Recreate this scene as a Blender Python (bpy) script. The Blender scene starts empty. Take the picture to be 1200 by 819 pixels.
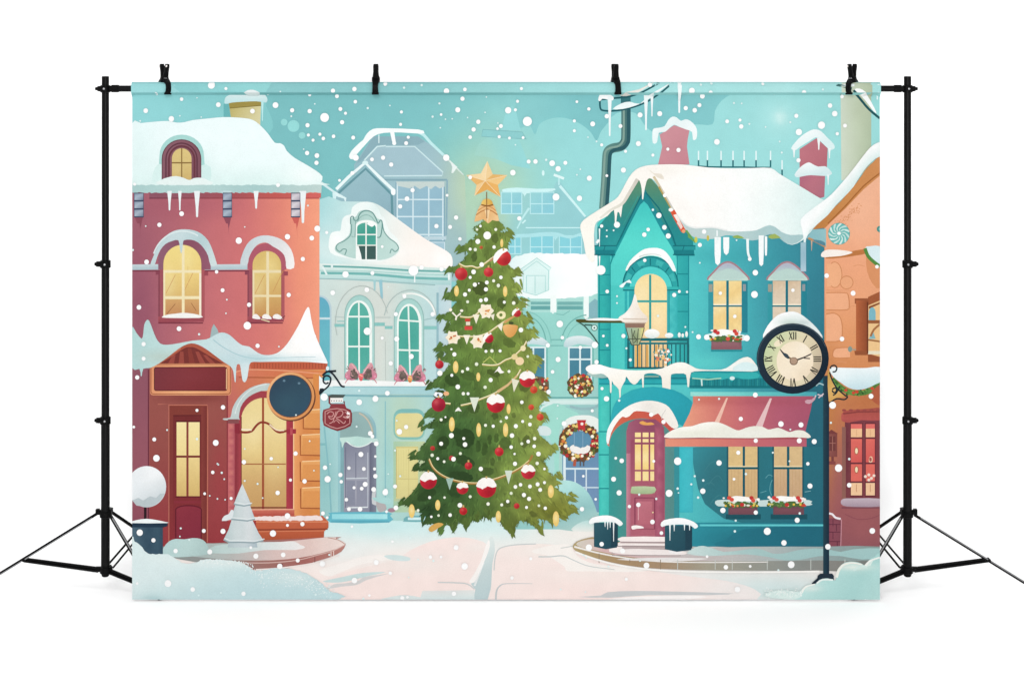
import bpy, bmesh, math, random
from mathutils import Vector, Matrix, noise
from mathutils.geometry import delaunay_2d_cdt
R = random.Random(7)
S = 0.0025            # metres per unit of layout (backdrop 878 x 605 units = 2.2 m x 1.5 m)
D = 2000.0            # camera distance in layout units
YC, YF = 67.0, 705.0  # camera height and floor height in layout units (down positive)
E_PRINT = 1.71            # light level on the cloth
scene = bpy.context.scene
COL = scene.collection

def world(x, y, d=0.0):
    """layout point (x right, y down) on the backdrop plane, d = units in front of the plane -> world"""
    return Vector(((x-600)*S, -d*S, (YF-y)*S))

# ------------------------------------------------------------------ materials
def mat(name, base, rough=0.6, spec=0.3, metal=0.0, nscale=None, namp=0.0, bump=0.0):
    m = bpy.data.materials.new(name); m.use_nodes = True
    nt = m.node_tree; b = nt.nodes['Principled BSDF']
    b.inputs['Roughness'].default_value = rough
    b.inputs['Specular IOR Level'].default_value = spec
    b.inputs['Metallic'].default_value = metal
    b.inputs['Base Color'].default_value = (*base, 1)
    if nscale:
        tc = nt.nodes.new('ShaderNodeTexCoord'); n = nt.nodes.new('ShaderNodeTexNoise')
        n.inputs['Scale'].default_value = nscale; n.inputs['Detail'].default_value = 4
        nt.links.new(tc.outputs['Object'], n.inputs['Vector'])
        if namp:
            r = nt.nodes.new('ShaderNodeMapRange')
            r.inputs['To Min'].default_value = rough-namp; r.inputs['To Max'].default_value = rough+namp
            nt.links.new(n.outputs['Fac'], r.inputs['Value']); nt.links.new(r.outputs['Result'], b.inputs['Roughness'])
        if bump:
            bp = nt.nodes.new('ShaderNodeBump'); bp.inputs['Strength'].default_value = bump; bp.inputs['Distance'].default_value = 0.001
            nt.links.new(n.outputs['Fac'], bp.inputs['Height']); nt.links.new(bp.outputs['Normal'], b.inputs['Normal'])
    return m

def print_mat():
    m = bpy.data.materials.new('printed_fabric'); m.use_nodes = True
    nt = m.node_tree; b = nt.nodes['Principled BSDF']
    b.inputs['Roughness'].default_value = 0.9; b.inputs['Specular IOR Level'].default_value = 0.0
    a = nt.nodes.new('ShaderNodeAttribute'); a.attribute_name = 'ink'
    tc = nt.nodes.new('ShaderNodeTexCoord')
    n = nt.nodes.new('ShaderNodeTexNoise'); n.inputs['Scale'].default_value = 330; n.inputs['Detail'].default_value = 3
    n2 = nt.nodes.new('ShaderNodeTexNoise'); n2.inputs['Scale'].default_value = 22; n2.inputs['Detail'].default_value = 4
    nt.links.new(tc.outputs['Object'], n.inputs['Vector']); nt.links.new(tc.outputs['Object'], n2.inputs['Vector'])
    r = nt.nodes.new('ShaderNodeMapRange'); r.inputs['From Min'].default_value = .25; r.inputs['From Max'].default_value = .75
    r.inputs['To Min'].default_value = 0.945; r.inputs['To Max'].default_value = 1.055
    r2 = nt.nodes.new('ShaderNodeMapRange'); r2.inputs['From Min'].default_value = .25; r2.inputs['From Max'].default_value = .75
    r2.inputs['To Min'].default_value = 0.97; r2.inputs['To Max'].default_value = 1.03
    nt.links.new(n.outputs['Fac'], r.inputs['Value']); nt.links.new(n2.outputs['Fac'], r2.inputs['Value'])
    mu = nt.nodes.new('ShaderNodeMath'); mu.operation = 'MULTIPLY'
    nt.links.new(r.outputs['Result'], mu.inputs[0]); nt.links.new(r2.outputs['Result'], mu.inputs[1])
    vm = nt.nodes.new('ShaderNodeVectorMath'); vm.operation = 'SCALE'
    nt.links.new(a.outputs['Color'], vm.inputs[0]); nt.links.new(mu.outputs[0], vm.inputs['Scale'])
    nt.links.new(vm.outputs['Vector'], b.inputs['Base Color'])
    return m
M_PRINT = print_mat()
M_BLACK = mat('black_anodised_metal', (.0022,.0022,.0024), .32, .09, 0, 60, .06)
M_PLAST = mat('black_plastic', (.002,.002,.0022), .45, .06, 0, 90, .1, .15)
M_RUBBER = mat('grey_rubber', (.62,.58,.55), .7, .3, 0, 120, .1, .2)
M_HIGHLIGHT = mat('painted_leg_highlight', (.20,.20,.205), .4, .3, 0.3, 120, .06)  # grey standing in for the highlight line along the stand legs
M_STEEL = mat('brushed_steel', (.28,.28,.29), .3, .5, 1.0, 200, .08)
M_CLOTHBACK = mat('white_fabric_back', (.85,.85,.85), .9, .1, 0, 500, .05, .1)

# ------------------------------------------------------------------ colour fields of the print
def hx(c):
    if not isinstance(c, str): return tuple(c)
    c = c.lstrip('#'); return tuple(int(c[i:i+2],16)/255 for i in (0,2,4))
def mix(a, b, t): return tuple(a[i]+(b[i]-a[i])*t for i in range(3))
class Fn:
    def __init__(s, f, step): s.f = f; s.step = step
    def __call__(s, x, y): return s.f(x, y)
def F(c):
    if isinstance(c, Fn): return c
    c = hx(c); return Fn(lambda x, y: c, None)
def G(x0,y0,x1,y1,*cs):
    cs = [hx(c) for c in cs]; dx,dy = x1-x0,y1-y0; L = dx*dx+dy*dy; n = len(cs)-1
    def f(x,y):
        t = max(0,min(.99999,((x-x0)*dx+(y-y0)*dy)/L))*n; i = int(t); return mix(cs[i],cs[i+1],t-i)
    return Fn(f, 9)
def B(base, *blobs, step=5):
    base = F(base); bl = [(x,y,rx,ry,hx(c),s) for (x,y,rx,ry,c,s) in blobs]
    def f(x,y):
        c = base(x,y)
        for bx,by,rx,ry,bc,s in bl:
            q = ((x-bx)/rx)**2+((y-by)/ry)**2
            if q < 6: c = mix(c,bc,s*math.exp(-q))
        return c
    return Fn(f, step)
def NZ(base, amp, sc, seed=0, step=4):
    base = F(base)
    def f(x,y):
        c = base(x,y); k = 1+amp*noise.noise((x*sc,y*sc,seed)); return tuple(min(1,v*k) for v in c)
    return Fn(f, step)
def lin(v): return v/12.92 if v <= .04045 else ((v+.055)/1.055)**2.4

# ------------------------------------------------------------------ outlines
def rect(x0,y0,x1,y1): return [(x0,y0),(x1,y0),(x1,y1),(x0,y1)]
def rrect(x0,y0,x1,y1,r,n=4):
    p=[]
    for cx,cy,a in ((x1-r,y0+r,-90),(x1-r,y1-r,0),(x0+r,y1-r,90),(x0+r,y0+r,180)):
        for i in range(n+1):
            t=math.radians(a+90*i/n); p.append((cx+r*math.cos(t),cy+r*math.sin(t)))
    return p
def ell(cx,cy,rx,ry=None,n=None,rot=0):
    ry = rx if ry is None else ry; n = n or max(9,min(40,int(max(rx,ry)*2.2)+7)); c,s=math.cos(rot),math.sin(rot)
    return [(cx+rx*math.cos(a)*c-ry*math.sin(a)*s, cy+rx*math.cos(a)*s+ry*math.sin(a)*c) for a in [2*math.pi*i/n for i in range(n)]]
def arch(x0,x1,yt,yb,h=None,n=16):
    w=(x1-x0)/2; h=w if h is None else h; cx=(x0+x1)/2
    return [(x0,yb)]+[(cx-w*math.cos(math.pi*i/n), yt+h-h*math.sin(math.pi*i/n)) for i in range(n+1)]+[(x1,yb)]
def arc(cx,cy,rx,ry,a0,a1,n=14):
    return [(cx+rx*math.cos(math.radians(a0+(a1-a0)*i/n)), cy-ry*math.sin(math.radians(a0+(a1-a0)*i/n))) for i in range(n+1)]
def sm(pts,n=3,closed=True):
    k=len(pts); out=[]
    rng = range(k) if closed else range(k-1)
    for i in rng:
        if closed: p0,p1,p2,p3 = pts[i-1],pts[i],pts[(i+1)%k],pts[(i+2)%k]
        else: p0,p1,p2,p3 = pts[max(i-1,0)],pts[i],pts[i+1],pts[min(i+2,k-1)]
        for j in range(n):
            t=j/n; t2=t*t; t3=t2*t
            out.append(tuple(.5*(2*p1[a]+(p2[a]-p0[a])*t+(2*p0[a]-5*p1[a]+4*p2[a]-p3[a])*t2+(3*p1[a]-p0[a]-3*p2[a]+p3[a])*t3) for a in (0,1)))
    if not closed: out.append(tuple(pts[-1]))
    return out
def rough(pts,amp,step=2.0,seed=1):
    r=random.Random(seed); out=[]
    for i,p in enumerate(pts):
        q=pts[(i+1)%len(pts)]; L=math.hypot(q[0]-p[0],q[1]-p[1]); n=max(1,int(L/step))
        for j in range(n):
            t=j/n; a=amp if j or L<step*1.5 else amp*.5
            out.append((p[0]+(q[0]-p[0])*t+r.uniform(-a,a), p[1]+(q[1]-p[1])*t+r.uniform(-a,a)))
    return out

# ------------------------------------------------------------------ the printed cloth: every printed motif is a mesh laid on it
X0,X1,Y0,Y1,YP = 155.0,1031.0,97.0,702.0,108.6
def pocket_depth(y):
    t=(y-Y0)/(YP-Y0); return 6.4*min(1,.25+t*3.2)**.5 if t<.24 else 6.4
EPS = 0.000022
def pos(x,y,lv):
    d = pocket_depth(y) if y < YP-1e-6 else 0.0
    return world(x,y,d) + Vector((0,-lv*EPS,0))
def clip(poly, ax, v, keep_less):
    out=[]; n=len(poly)
    for i in range(n):
        p,q=poly[i],poly[(i+1)%n]
        a=(p[ax]<=v) if keep_less else (p[ax]>=v); b=(q[ax]<=v) if keep_less else (q[ax]>=v)
        if a: out.append(p)
        if a!=b:
            t=(v-p[ax])/(q[ax]-p[ax]); r=[0,0]; r[ax]=v; r[1-ax]=p[1-ax]+(q[1-ax]-p[1-ax])*t; out.append(tuple(r))
    return out
def bounds(poly):
    xs=[p[0] for p in poly]; ys=[p[1] for p in poly]; return min(xs),min(ys),max(xs),max(ys)
def clipall(poly):
    a,b,c,d=bounds(poly)
    if a<X0: poly=clip(poly,0,X0,False)
    if poly and c>X1: poly=clip(poly,0,X1,True)
    if poly and b<Y0: poly=clip(poly,1,Y0,False)
    if poly and d>Y1: poly=clip(poly,1,Y1,True)
    if not poly or len(poly)<3: return []
    a,b,c,d=bounds(poly)
    if b<YP<d:
        return [p for p in (clip(poly,1,YP-.001,True),clip(poly,1,YP,False)) if len(p)>2]
    return [poly]
LEV=[]   # bounding boxes and levels of what has been printed so far
GRID={}
def level_for(bb):
    a,b,c,d=bb; m=0
    cells=[(i,j) for i in range(int(a//40),int(c//40)+1) for j in range(int(b//40),int(d//40)+1)]
    seen=set()
    for ce in cells:
        for k in GRID.get(ce,()):
            if k in seen: continue
            seen.add(k); o=LEV[k]
            if o[4]>m and a<o[2] and c>o[0] and b<o[3] and d>o[1]: m=o[4]
    k=len(LEV); LEV.append((a,b,c,d,m+1))
    for ce in cells: GRID.setdefault(ce,[]).append(k)
    return m+1
def inside(poly,x,y):
    c=False; j=len(poly)-1
    for i in range(len(poly)):
        xi,yi=poly[i]; xj,yj=poly[j]
        if (yi>y)!=(yj>y) and x<(xj-xi)*(y-yi)/(yj-yi)+xi: c=not c
        j=i
    return c
PARTS=[]
def ink(c,k):
    l=.3*c[0]+.59*c[1]+.11*c[2]
    c=[v+(l-v)*.09*k for v in c]; c=[v+(1-v)*.035*k for v in c]
    return tuple(min(.97,lin(max(0,v))/E_PRINT) for v in c)
class Part:
    soft=1.0
    def __init__(s,name,parent=None,label=None,kind=None):
        s.name=name; s.parent=parent; s.label=label; s.kind=kind; s.pc=[]; s.v=[]; s.f=[]; s.c=[]; PARTS.append(s)
    def _tri(s,verts,tris,fn,lv):
        o=len(s.v); soft=s.soft
        for x,y in verts:
            s.v.append(pos(x,y,lv)); s.c.append(ink(fn(x,y),soft))
        for t in tris:
            (ax,ay),(bx,by),(cx,cy)=[verts[i] for i in t]
            if (bx-ax)*(cy-ay)-(cx-ax)*(by-ay) > 0: t=(t[0],t[2],t[1])
            s.f.append(tuple(o+i for i in t))
    def P(s,pts,col,lv=None):
        fn=F(col)
        for poly in clipall([tuple(p) for p in pts]):
            bb=bounds(poly); L=lv or level_for(bb)
            step=fn.step; y_p = bb[3]<=YP+.01
            if y_p: step=min(step or 3,3)
            bd=[]
            for i,p in enumerate(poly):
                q=poly[(i+1)%len(poly)]; d=math.hypot(q[0]-p[0],q[1]-p[1])
                if d<1e-4: continue
                n=max(1,int(d/step)) if step else 1
                for j in range(n): bd.append((p[0]+(q[0]-p[0])*j/n,p[1]+(q[1]-p[1])*j/n))
            if len(bd)<3: continue
            ins=[]
            if step:
                y=bb[1]+step/2; row=0
                while y<bb[3]:
                    x=bb[0]+step*(.5 if row%2 else .25)
                    while x<bb[2]:
                        if inside(poly,x,y): ins.append((x,y))
                        x+=step
                    y+=step; row+=1
            V=[Vector(p) for p in bd+ins]
            ov,_,of,*_=delaunay_2d_cdt(V,[],[list(range(len(bd)))],1,1e-5)
            f0=len(s.f)
            s._tri([(v.x,v.y) for v in ov],[tuple(f) for f in of if len(f)==3],fn,L); s.pc.append((bb,f0,len(s.f)))
        return s
    def L(s,pts,w,col,w1=None,smooth=0,cap=True,lv=None):
        """stroke along pts, width w tapering to w1"""
        fn=F(col)
        if smooth: pts=sm(pts,smooth,False)
        n=len(pts); w1=w if w1 is None else w1; l=[];r=[]
        for i,(x,y) in enumerate(pts):
            a=pts[max(i-1,0)]; b=pts[min(i+1,n-1)]; dx,dy=b[0]-a[0],b[1]-a[1]; d=math.hypot(dx,dy) or 1
            h=(w+(w1-w)*i/max(1,n-1))/2; l.append((x-dy/d*h,y+dx/d*h)); r.append((x+dy/d*h,y-dx/d*h))
        lv=lv or level_for(bounds(l+r))
        quads=[[l[i],l[i+1],r[i+1],r[i]] for i in range(n-1)]; f0=len(s.f)
        for q in quads:
            for c in clipall(q): s._tri(c,[(0,i,i+1) for i in range(1,len(c)-1)],fn,lv)
        s.pc.append((bounds(l+r),f0,len(s.f)))
        return s
    def E(s,cx,cy,rx,ry=None,col='#fff',rot=0,n=None,lv=None): return s.P(ell(cx,cy,rx,ry,n,rot),col,lv)
    def R(s,x0,y0,x1,y1,col): return s.P(rect(x0,y0,x1,y1),col)
    def ice(s,x,y0,y1,w,col='#eef6f6',tip=.35):
        h=w/2; t=h*tip
        return s.P([(x-h,y0),(x+h,y0),(x+t*1.3,y0+(y1-y0)*.6),(x+t,y1-t),(x,y1),(x-t,y1-t),(x-t*1.3,y0+(y1-y0)*.6)],col)
    def win(s,x0,y0,x1,y1,glass,bar,vx=(),hy=(),w=2.0,frame=None,fw=2.0):
        if frame: s.R(x0-fw,y0-fw,x1+fw,y1+fw,frame)
        s.R(x0,y0,x1,y1,glass)
        for v in vx: s.R(v-w/2,y0,v+w/2,y1,bar)
        for h in hy: s.R(x0,h-w/2,x1,h+w/2,bar)
        return s
    def pieces(s):
        """separate pieces of a part that do not touch become parts of their own"""
        if s.kind or s.name=='rod_pocket' or any(p.parent is s for p in PARTS) or (not isinstance(s.parent,Part) and s.name!='printed_cloud'): return [s.f]
        n=len(s.pc); up=list(range(n))
        def root(i):
            while up[i]!=i: i=up[i]
            return i
        for i in range(n):
            a=s.pc[i][0]
            for j in range(i):
                b=s.pc[j][0]
                if a[0]<=b[2]+.4 and b[0]<=a[2]+.4 and a[1]<=b[3]+.4 and b[1]<=a[3]+.4: up[root(i)]=root(j)
        out={}
        for i in range(n): out.setdefault(root(i),[]).extend(s.f[s.pc[i][1]:s.pc[i][2]])
        return [f for f in out.values() if f]
    def build(s):
        for fs in s.pieces():
            idx=sorted({i for f in fs for i in f}); mp={v:i for i,v in enumerate(idx)}
            s.link([s.v[i] for i in idx],[tuple(mp[i] for i in f) for f in fs],[s.c[i] for i in idx])
    def link(s,v,f,c):
        me=bpy.data.meshes.new(s.name); me.from_pydata(v,[],f); me.update()
        at=me.color_attributes.new('ink','FLOAT_COLOR','POINT'); flat=[]
        for q in c: flat.extend((*q,1.0))
        at.data.foreach_set('color',flat); me.materials.append(M_PRINT)
        o=bpy.data.objects.new(s.name,me); COL.objects.link(o)
        o.parent=s.parent.ob if isinstance(s.parent,Part) else s.parent
        if s.label: o['label']=s.label
        if s.kind: o['kind']=s.kind
        s.ob=o
# ================================================================== BACKDROP
backdrop=bpy.data.objects.new('printed_photo_cloth',None); COL.objects.link(backdrop)
backdrop['label']='wide hanging cloth backdrop printed with a snowy cartoon town street and a decorated Christmas tree'
backdrop['category']='backdrop'
# ---- cloth with the printed sky
skyc=B(G(155,97,1031,260,'#8ed9dc','#7cc6c8','#74bfc1','#84cfd0','#97dedd','#98dedd','#97dedc'),
       (335,190,70,110,'#70babd',.75),(460,125,120,70,'#76c1c4',.8),(175,125,60,50,'#8edadc',.6),(620,200,70,90,'#93d9d8',.7),
       (572,225,52,60,'#b8d2a8',.75),(545,260,30,40,'#b4cfae',.5),(700,200,60,70,'#95dcdc',.6),(914,138,26,26,'#b4ecea',.55),(914,138,7,7,'#ddf8f4',.7), step=6)
cloth=Part('cloth',backdrop)
def fullcloth():
    n=cloth
    n.P(rect(X0,YP,X1,Y1),skyc,lv=0.001)
fullcloth()
pocket=Part('rod_pocket',backdrop)
sky_p=Fn(lambda x,y: mix(skyc(x,y+14),(1,1,1),.10),3)  # sky print whitened to paint in the extra light on the pocket bulge
pocket.P(rect(X0,Y0,X1,YP),sky_p,lv=0.001)
# lip below the pocket and its back
def strip3(part,prof,fn):
    o=len(part.v); n=int((X1-X0)/20)
    for i in range(n+1):
        x=X0+(X1-X0)*i/n
        for (y,d) in prof:
            part.v.append(world(x,y,d)); part.c.append(ink(fn(x,y),1))
    k=len(prof)
    for i in range(n):
        for j in range(k-1):
            a=o+i*k+j; part.f.append((a,a+1,a+k+1,a+k))
strip3(pocket,[(YP,pocket_depth(YP-.001)),(YP-.35,1.5),(YP-.1,-.3)],skyc)
strip3(pocket,[(Y0,pocket_depth(Y0)),(Y0-.6,-.5),(Y0+1,-4),(Y0+5,-6.2),(YP-2,-5),(YP+2,-.6)],sky_p)
sky=Part('printed_cloud',backdrop)
sky.P([(604,109)]+sm([(604,150),(612,150),(620,146),(627,158),(632,146),(643,140),(655,138),(668,140),(681,146),(692,155),(699,165),(704,155),(710,147),(716,140)],3,False)+[(716,109)],B(G(604,120,716,140,'#84cccd','#7ac6c9','#75c1c5'),(620,120,30,30,'#84cdce',.6)))
sky.P([(716,109)]+sm([(716,138),(726,132),(745,133),(758,150),(775,158),(800,150),(815,146),(835,146),(838,130),(846,118),(858,110)],3,False)+[(858,109)],G(716,109,860,150,'#7ac6ca','#79c6ca','#80cbce'))
sky.P([(200,97),(320,97),(312,108.5),(212,108.5)],G(200,97,320,97,'#84cfd1','#8fd6d6'))
sky.P(sm([(222,109),(300,109),(312,125),(320,150),(300,160),(250,150),(232,130)]),B(G(222,109,320,150,'#86d2d4','#7fcacb'),(300,140,30,30,'#7cc7c9',.5)))
# faint far-off spire shapes in the sky
sp=Part('printed_spire',backdrop,'faint pale spire printed behind the star')
sp.P([(594,128),(600,124),(604,128),(610,153),(587,153)],'#90d8d9')
sp.P([(566,152),(612,155),(617,163),(564,160)],'#86cccd').L([(566,152),(590,153.5),(612,155),(617,163),(590,162),(564,160),(566,152)],.7,'#74b3b6')
sp.P([(560,170),(572,161),(608,163),(622,198),(600,194),(580,186),(556,182)],B(G(560,165,620,198,'#93d3cd','#8fd8d9'),(565,185,20,20,'#a5d3bd',.6)))

# ---- street
st=Part('printed_street',backdrop,'printed snowy pink street with worn paving slabs')
st.P(rect(155,590,1031,702),B(G(600,590,600,702,'#c3e9e8','#e0f1ef','#f8efe9','#fae9e3','#f8e9e4'),
     (440,612,80,20,'#bfe9ea',.8),(600,618,90,16,'#c9ecec',.7),(680,625,70,18,'#f7efe8',.9),(560,640,60,14,'#eef0ec',.6),(900,690,110,22,'#c9e6e6',.8),(820,680,60,20,'#eef1ef',.6),(400,645,45,14,'#e9f0ee',.8)))
st.P(sm([(393,704),(381,690),(384,678),(420,666),(462,656),(480,645),(505,634),(535,629),(558,632),(571,638),(568,650),(561,662),(553,675),(549,684),(552,692),(553,704)],2),B('#fae5df',(480,660,60,12,'#f3e9e3',.7),(560,640,20,8,'#f5eee8',.6)))
st.P(sm([(383,690),(392,684),(405,683),(420,680),(426,676),(445,673),(455,672),(440,676),(428,680),(418,685),(400,687)]),'#d5d3d2')
st.P(sm([(378,681),(400,676),(425,671),(452,670),(430,675),(400,682)]),'#c9e0df')
st.P(sm([(374,668),(400,660),(425,652),(452,650),(463,655),(445,657),(420,662),(400,670),(385,675)]),'#faf3ee')
st.P(sm([(450,651),(465,650),(480,653),(478,657),(460,656)]),'#d2e5e4')
st.P([(495,692),(556,691),(557,702),(492,702)],G(495,690,495,702,'#e6e4e1','#d4e5e5'))
st.P(sm([(445,703),(470,697),(490,699),(500,703)]),'#d9e6e5')
st.P(sm([(578,629),(580,645),(577,660),(576,678),(575,690),(571,704),(556,704),(557,690),(552,684),(560,672),(567,655),(572,640),(573,630)],2),G(556,640,578,700,'#dfe9e6','#c4d6d7','#b9cfd2'))
st.P(sm([(573,632),(574,640),(570,652),(563,668),(556,682),(550,681),(556,672),(564,656),(569,640)],2),'#fbf6f2')
for i in range(22):
    t=i/21; x=566-10*t; y=660+26*t; st.L([(x-1,y),(x+1.6,y-.6)],.7,'#fdfcfa')
st.L([(513,682),(535,682.5),(548,684),(556,690)],1.3,'#ccd2d2',smooth=3)
st.P([(571,704)]+sm([(575,690),(579,680),(579,662),(581,650),(586,643),(596,639),(630,637),(665,640),(700,650),(740,664),(800,674),(850,680),(880,688),(892,696)],3,False)+[(885,704)],
     B(G(580,640,880,700,'#f9e7e1','#fbe5df','#fae6e0','#f6ece8'),(640,645,50,10,'#f6ede6',.8),(690,672,60,10,'#f8ece5',.7),(860,690,40,12,'#f1ece9',.7)))
st.L([(579,668),(580,655),(583,645),(590,640.5),(605,638),(628,637)],1.3,'#c9cfce',smooth=4)
st.L([(581,702),(582,692),(586,686),(594,683.5),(624,683.5)],2.4,'#c3c9ca',.6,smooth=4)
st.P(sm([(625,644),(650,638),(668,638),(672,646),(682,655),(700,661),(730,664),(760,668),(735,670),(690,669),(665,669),(662,664),(652,657),(640,650),(626,648)],2),'#faf3ed')
st.L([(631,652),(645,652),(660,651),(672,656),(690,663),(720,667)],1.6,'#c5cccb',.8,smooth=4)
st.L([(657,642),(672,639),(676,634)],1.2,'#cfd2ce',smooth=3)
st.P(sm([(677,699),(704,697.5),(712,693.5),(745,692),(800,693),(860,695),(830,697),(760,697),(715,700)],2),'#c9cccd')
st.P(sm([(712,702),(740,699),(800,697),(830,699),(800,702),(740,703)],2),'#fdf8f5')
# ================================================================== far houses
fh=Part('printed_house',backdrop,'pale blue-grey gabled house printed far behind the Christmas tree')
fh.P([(415,193),(437,160),(490,160),(505,170),(528,190),(545,207),(548,330),(440,330),(415,300)],
     B(G(415,180,548,290,'#8db9c2','#97bdc7','#9bbec8','#9dc0c6'),(548,225,26,70,'#b9d2b0',.9),(535,290,20,40,'#93b8c0',.6)))
fh.P([(437,160),(490,160),(498,166),(490,170),(442,170.5),(425,188),(418,192)],'#86aeb9')
fh.P([(442,171),(486,171.5),(519,202),(518,206),(448,206),(428,189)],'#9fc1cc')
fh.L([(427,188),(442,172),(452,171)],1.6,'#cdeaec').L([(452,172),(486,172),(519,202),(518,206),(450,206.5)],1.5,'#c6e4e8')
fh.L([(450,211),(524,211)],2.2,'#7fa7b2').L([(524,211),(523,276)],2,'#86aebb')
roofs=Part('roof_snow',fh)
roofs.L([(412,183),(420,173),(427,166),(432,158),(440,154),(452,153.5),(490,155),(505,168),(522,184)],5.5,'#bdeced',3,smooth=3)
roofs.P(sm([(409,184),(412,177),(422,167),(426,164),(430,157),(437,151.5),(450,150.5),(490,152),(497,155),(494,157),(470,155.5),(450,156),(438,160),(428,170),(419,180),(413,187)],2),'#f6fdfc')
roofs.L([(459,152),(462,168)],5,'#f7fdfc',4).E(462,168,2.4,2.4,'#f7fdfc').L([(444,158),(444,168)],1.3,'#d6eff0')
roofs.L([(520,182),(530,192),(543,205)],2.4,'#d5e8e0',1.2).P([(527,188),(536,196),(531,203),(529,203),(530,196)],'#e6f2ee')
ga=Part('gable',fh)
ga.P([(393,227),(428,194),(464,228),(464,300),(393,260)],G(400,200,464,260,'#93bcc5','#8fb8c3','#86adbb'))
ga.L([(396,227),(428.5,198),(459,228),(460,260)],3,'#5f949e').L([(393,226),(428.5,195),(462,226)],2.6,'#8ab9c1')
ga.L([(394,222),(409,207),(428,191),(445,208),(462,224)],3.6,'#e8f7f7').E(461,225,3,4,'#f5fcfb').E(428,191,3.5,2.5,'#d5f0f0')
ga.L([(376,214),(390,224),(398,231)],3,'#cdeaec',2).ice(392,226,248,5,'#cfeef0').P([(392,224),(406,232),(405,238),(403,233),(394,230)],'#d9f1f2')
w=Part('window',fh)
w.win(465,215,520,282,G(465,215,520,282,'#94bccb','#8db8cb','#93bdcb'),'#d2e8ee',(465.5,484,502.5,519),(234,254,275),1.5,'#7fa9b9',1.5)
w.P([(464,213),(521,213),(521,219),(515,221),(510,218),(505,222),(500,218),(492,222),(486,218),(480,221),(466,218)],'#c3d4d0')
w.R(497,277,523,281,'#b9d3dc').R(504,284,521,300,'#9fc3d2').L([(504,284),(521,284),(521,300)],1.2,'#cfe5ee')
# right far house
fr=Part('printed_house',backdrop,'faint aqua house printed far behind, right of the tree star')
fr.P([(580,300),(584,222),(648,222),(652,213),(657,214),(690,258),(706,300)],B(G(580,220,700,290,'#9bd2cb','#8fced2','#8dcdd3'),(585,250,14,60,'#b0d3b4',.7)))
fr.L([(656,218),(672,237),(686,254)],3.2,'#c9f2f2',2.4).L([(649,205),(661,209.5)],3,'#def8f7').L([(655,209),(655,217)],1.6,'#bdeef0').E(636.5,203,1.6,3.4,'#d2f5f4')
fr.P(sm([(589,222),(605,220),(630,221.5),(650,221),(648,224),(630,226),(617,227),(615,231),(612,226),(600,225),(590,225)],2),'#c9f3f3')
for (a,b,c,d) in ((588,226,611,250),(622,226,648.5,250)):
    w=Part('window',fr); w.win(a,b,c,d,G(a,b,c,d,'#93d3d6','#82cbdc'),'#b8ebef',((a+c)/2,),((b+d)/2+1,),1.2,'#b9ebee',1.1)
fr.L([(620,244),(612,256),(606,268)],2.6,'#b9ebec',1.6).L([(616,258),(612,262)],2,'#c6f0f0')
fr.L([(616,267),(682,267)],1.3,'#c4f1f2')
for (a,b,c,d) in ((597,277,610,297),(622,277,648,298),(656,277,681,298)):
    w=Part('window',fr); w.win(a,b,c,d,G(a,b,c,d,'#80d3de','#7fcddd'),'#b8ebef',((a+c)/2,),((b+d)/2+2,),1.2,'#b4e8ec',1.1)
fr.P(sm([(590,280),(598,275),(620,274),(640,272),(655,273),(668,277),(682,272),(682,275),(668,280),(655,277),(650,283),(648,277),(625,278),(600,279)],2),'#a9e3e8')
# ================================================================== pale house left of the tree
ph=Part('printed_house',backdrop,'pale mint house with green arched windows printed between the red house and the tree')
ph.P(rect(374,300,529,470),B(G(374,330,529,340,'#c6dcd8','#cfd9d2','#d3dad2','#bcdad6','#bfd8dd'),(400,330,40,14,'#cfe0da',.5),(505,420,12,70,'#b3d8da',.7)))
ph.P(rect(374,452,520,610),B(G(374,460,520,600,'#a3d3d6','#a6d2d3','#a9d6d3','#aad5cf'),(470,490,28,60,'#b9d3b4',.7),(380,560,14,60,'#80bdbd',.7),(455,540,6,60,'#8fcccb',.5)))
rf=Part('roof_snow',ph)
rf.P(sm([(374,234),(400,236),(425,236.5),(437,237.5),(448,243),(460,252),(480,267),(500,281),(518,291),(528,298),(530.5,306),(529,314),(520,317),(470,313),(374,309)],2),
     B(G(374,260,525,300,'#a9dbdd','#c9e6e4','#e9efea','#fcf2ea','#fdf6f1'),(440,296,50,10,'#fdfaf6',.8),(380,290,16,24,'#d6ebe9',.7),(520,305,14,9,'#fbfbf8',.8)))
d=Part('dormer',ph,'ornate curved dormer with green window panes')
d.P(sm([(387,296),(387,275),(395,271),(399,270),(401,258),(405,253),(411,251),(413,243),(422,237.5),(434,237),(442,243),(447,253),(450,255),(456,270),(466,280),(469,292),(462,302),(440,307),(410,303)],3),B('#eef7f4',(392,285,10,14,'#fbfdfb',.8),(440,245,10,10,'#dff1ee',.8),(460,297,20,10,'#f5f3ee',.6)))
d.P(sm([(393,294),(394,287),(403,281),(410,273),(411,257),(417,254),(421,248),(429,246),(437,249),(442,256),(448,259),(451,272),(458,281),(467,288),(466,296),(455,303),(440,305),(415,303),(402,299)],3),B(G(393,250,467,300,'#a6cbc4','#b3d5cd','#bfddd6'),(405,292,10,10,'#c3dfd8',.6)))
d.L([(404,299),(406,293),(402,292),(398,295),(394,291),(396,286),(404,282),(411,275),(412,263)],1.2,'#6f9d96',smooth=4)
d.L([(457,297),(459,292),(463,295),(467,291),(464,285),(456,279),(450,271),(448,262)],1.2,'#6f9d96',smooth=4)
d.L([(411,263),(411,255),(414,254),(415,258),(419,258),(421,252),(425,248),(431,247),(437,250),(441,257),(443,262),(446,258),(448,262),(446,277),(441,278)],1.3,'#5f918b',smooth=3)
d.L([(412,277),(416,278),(417,258)],1.0,'#7aa6a0').L([(419,260),(423,254),(430,252),(436,255),(440,261)],.9,'#83b0a8',smooth=3)
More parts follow.
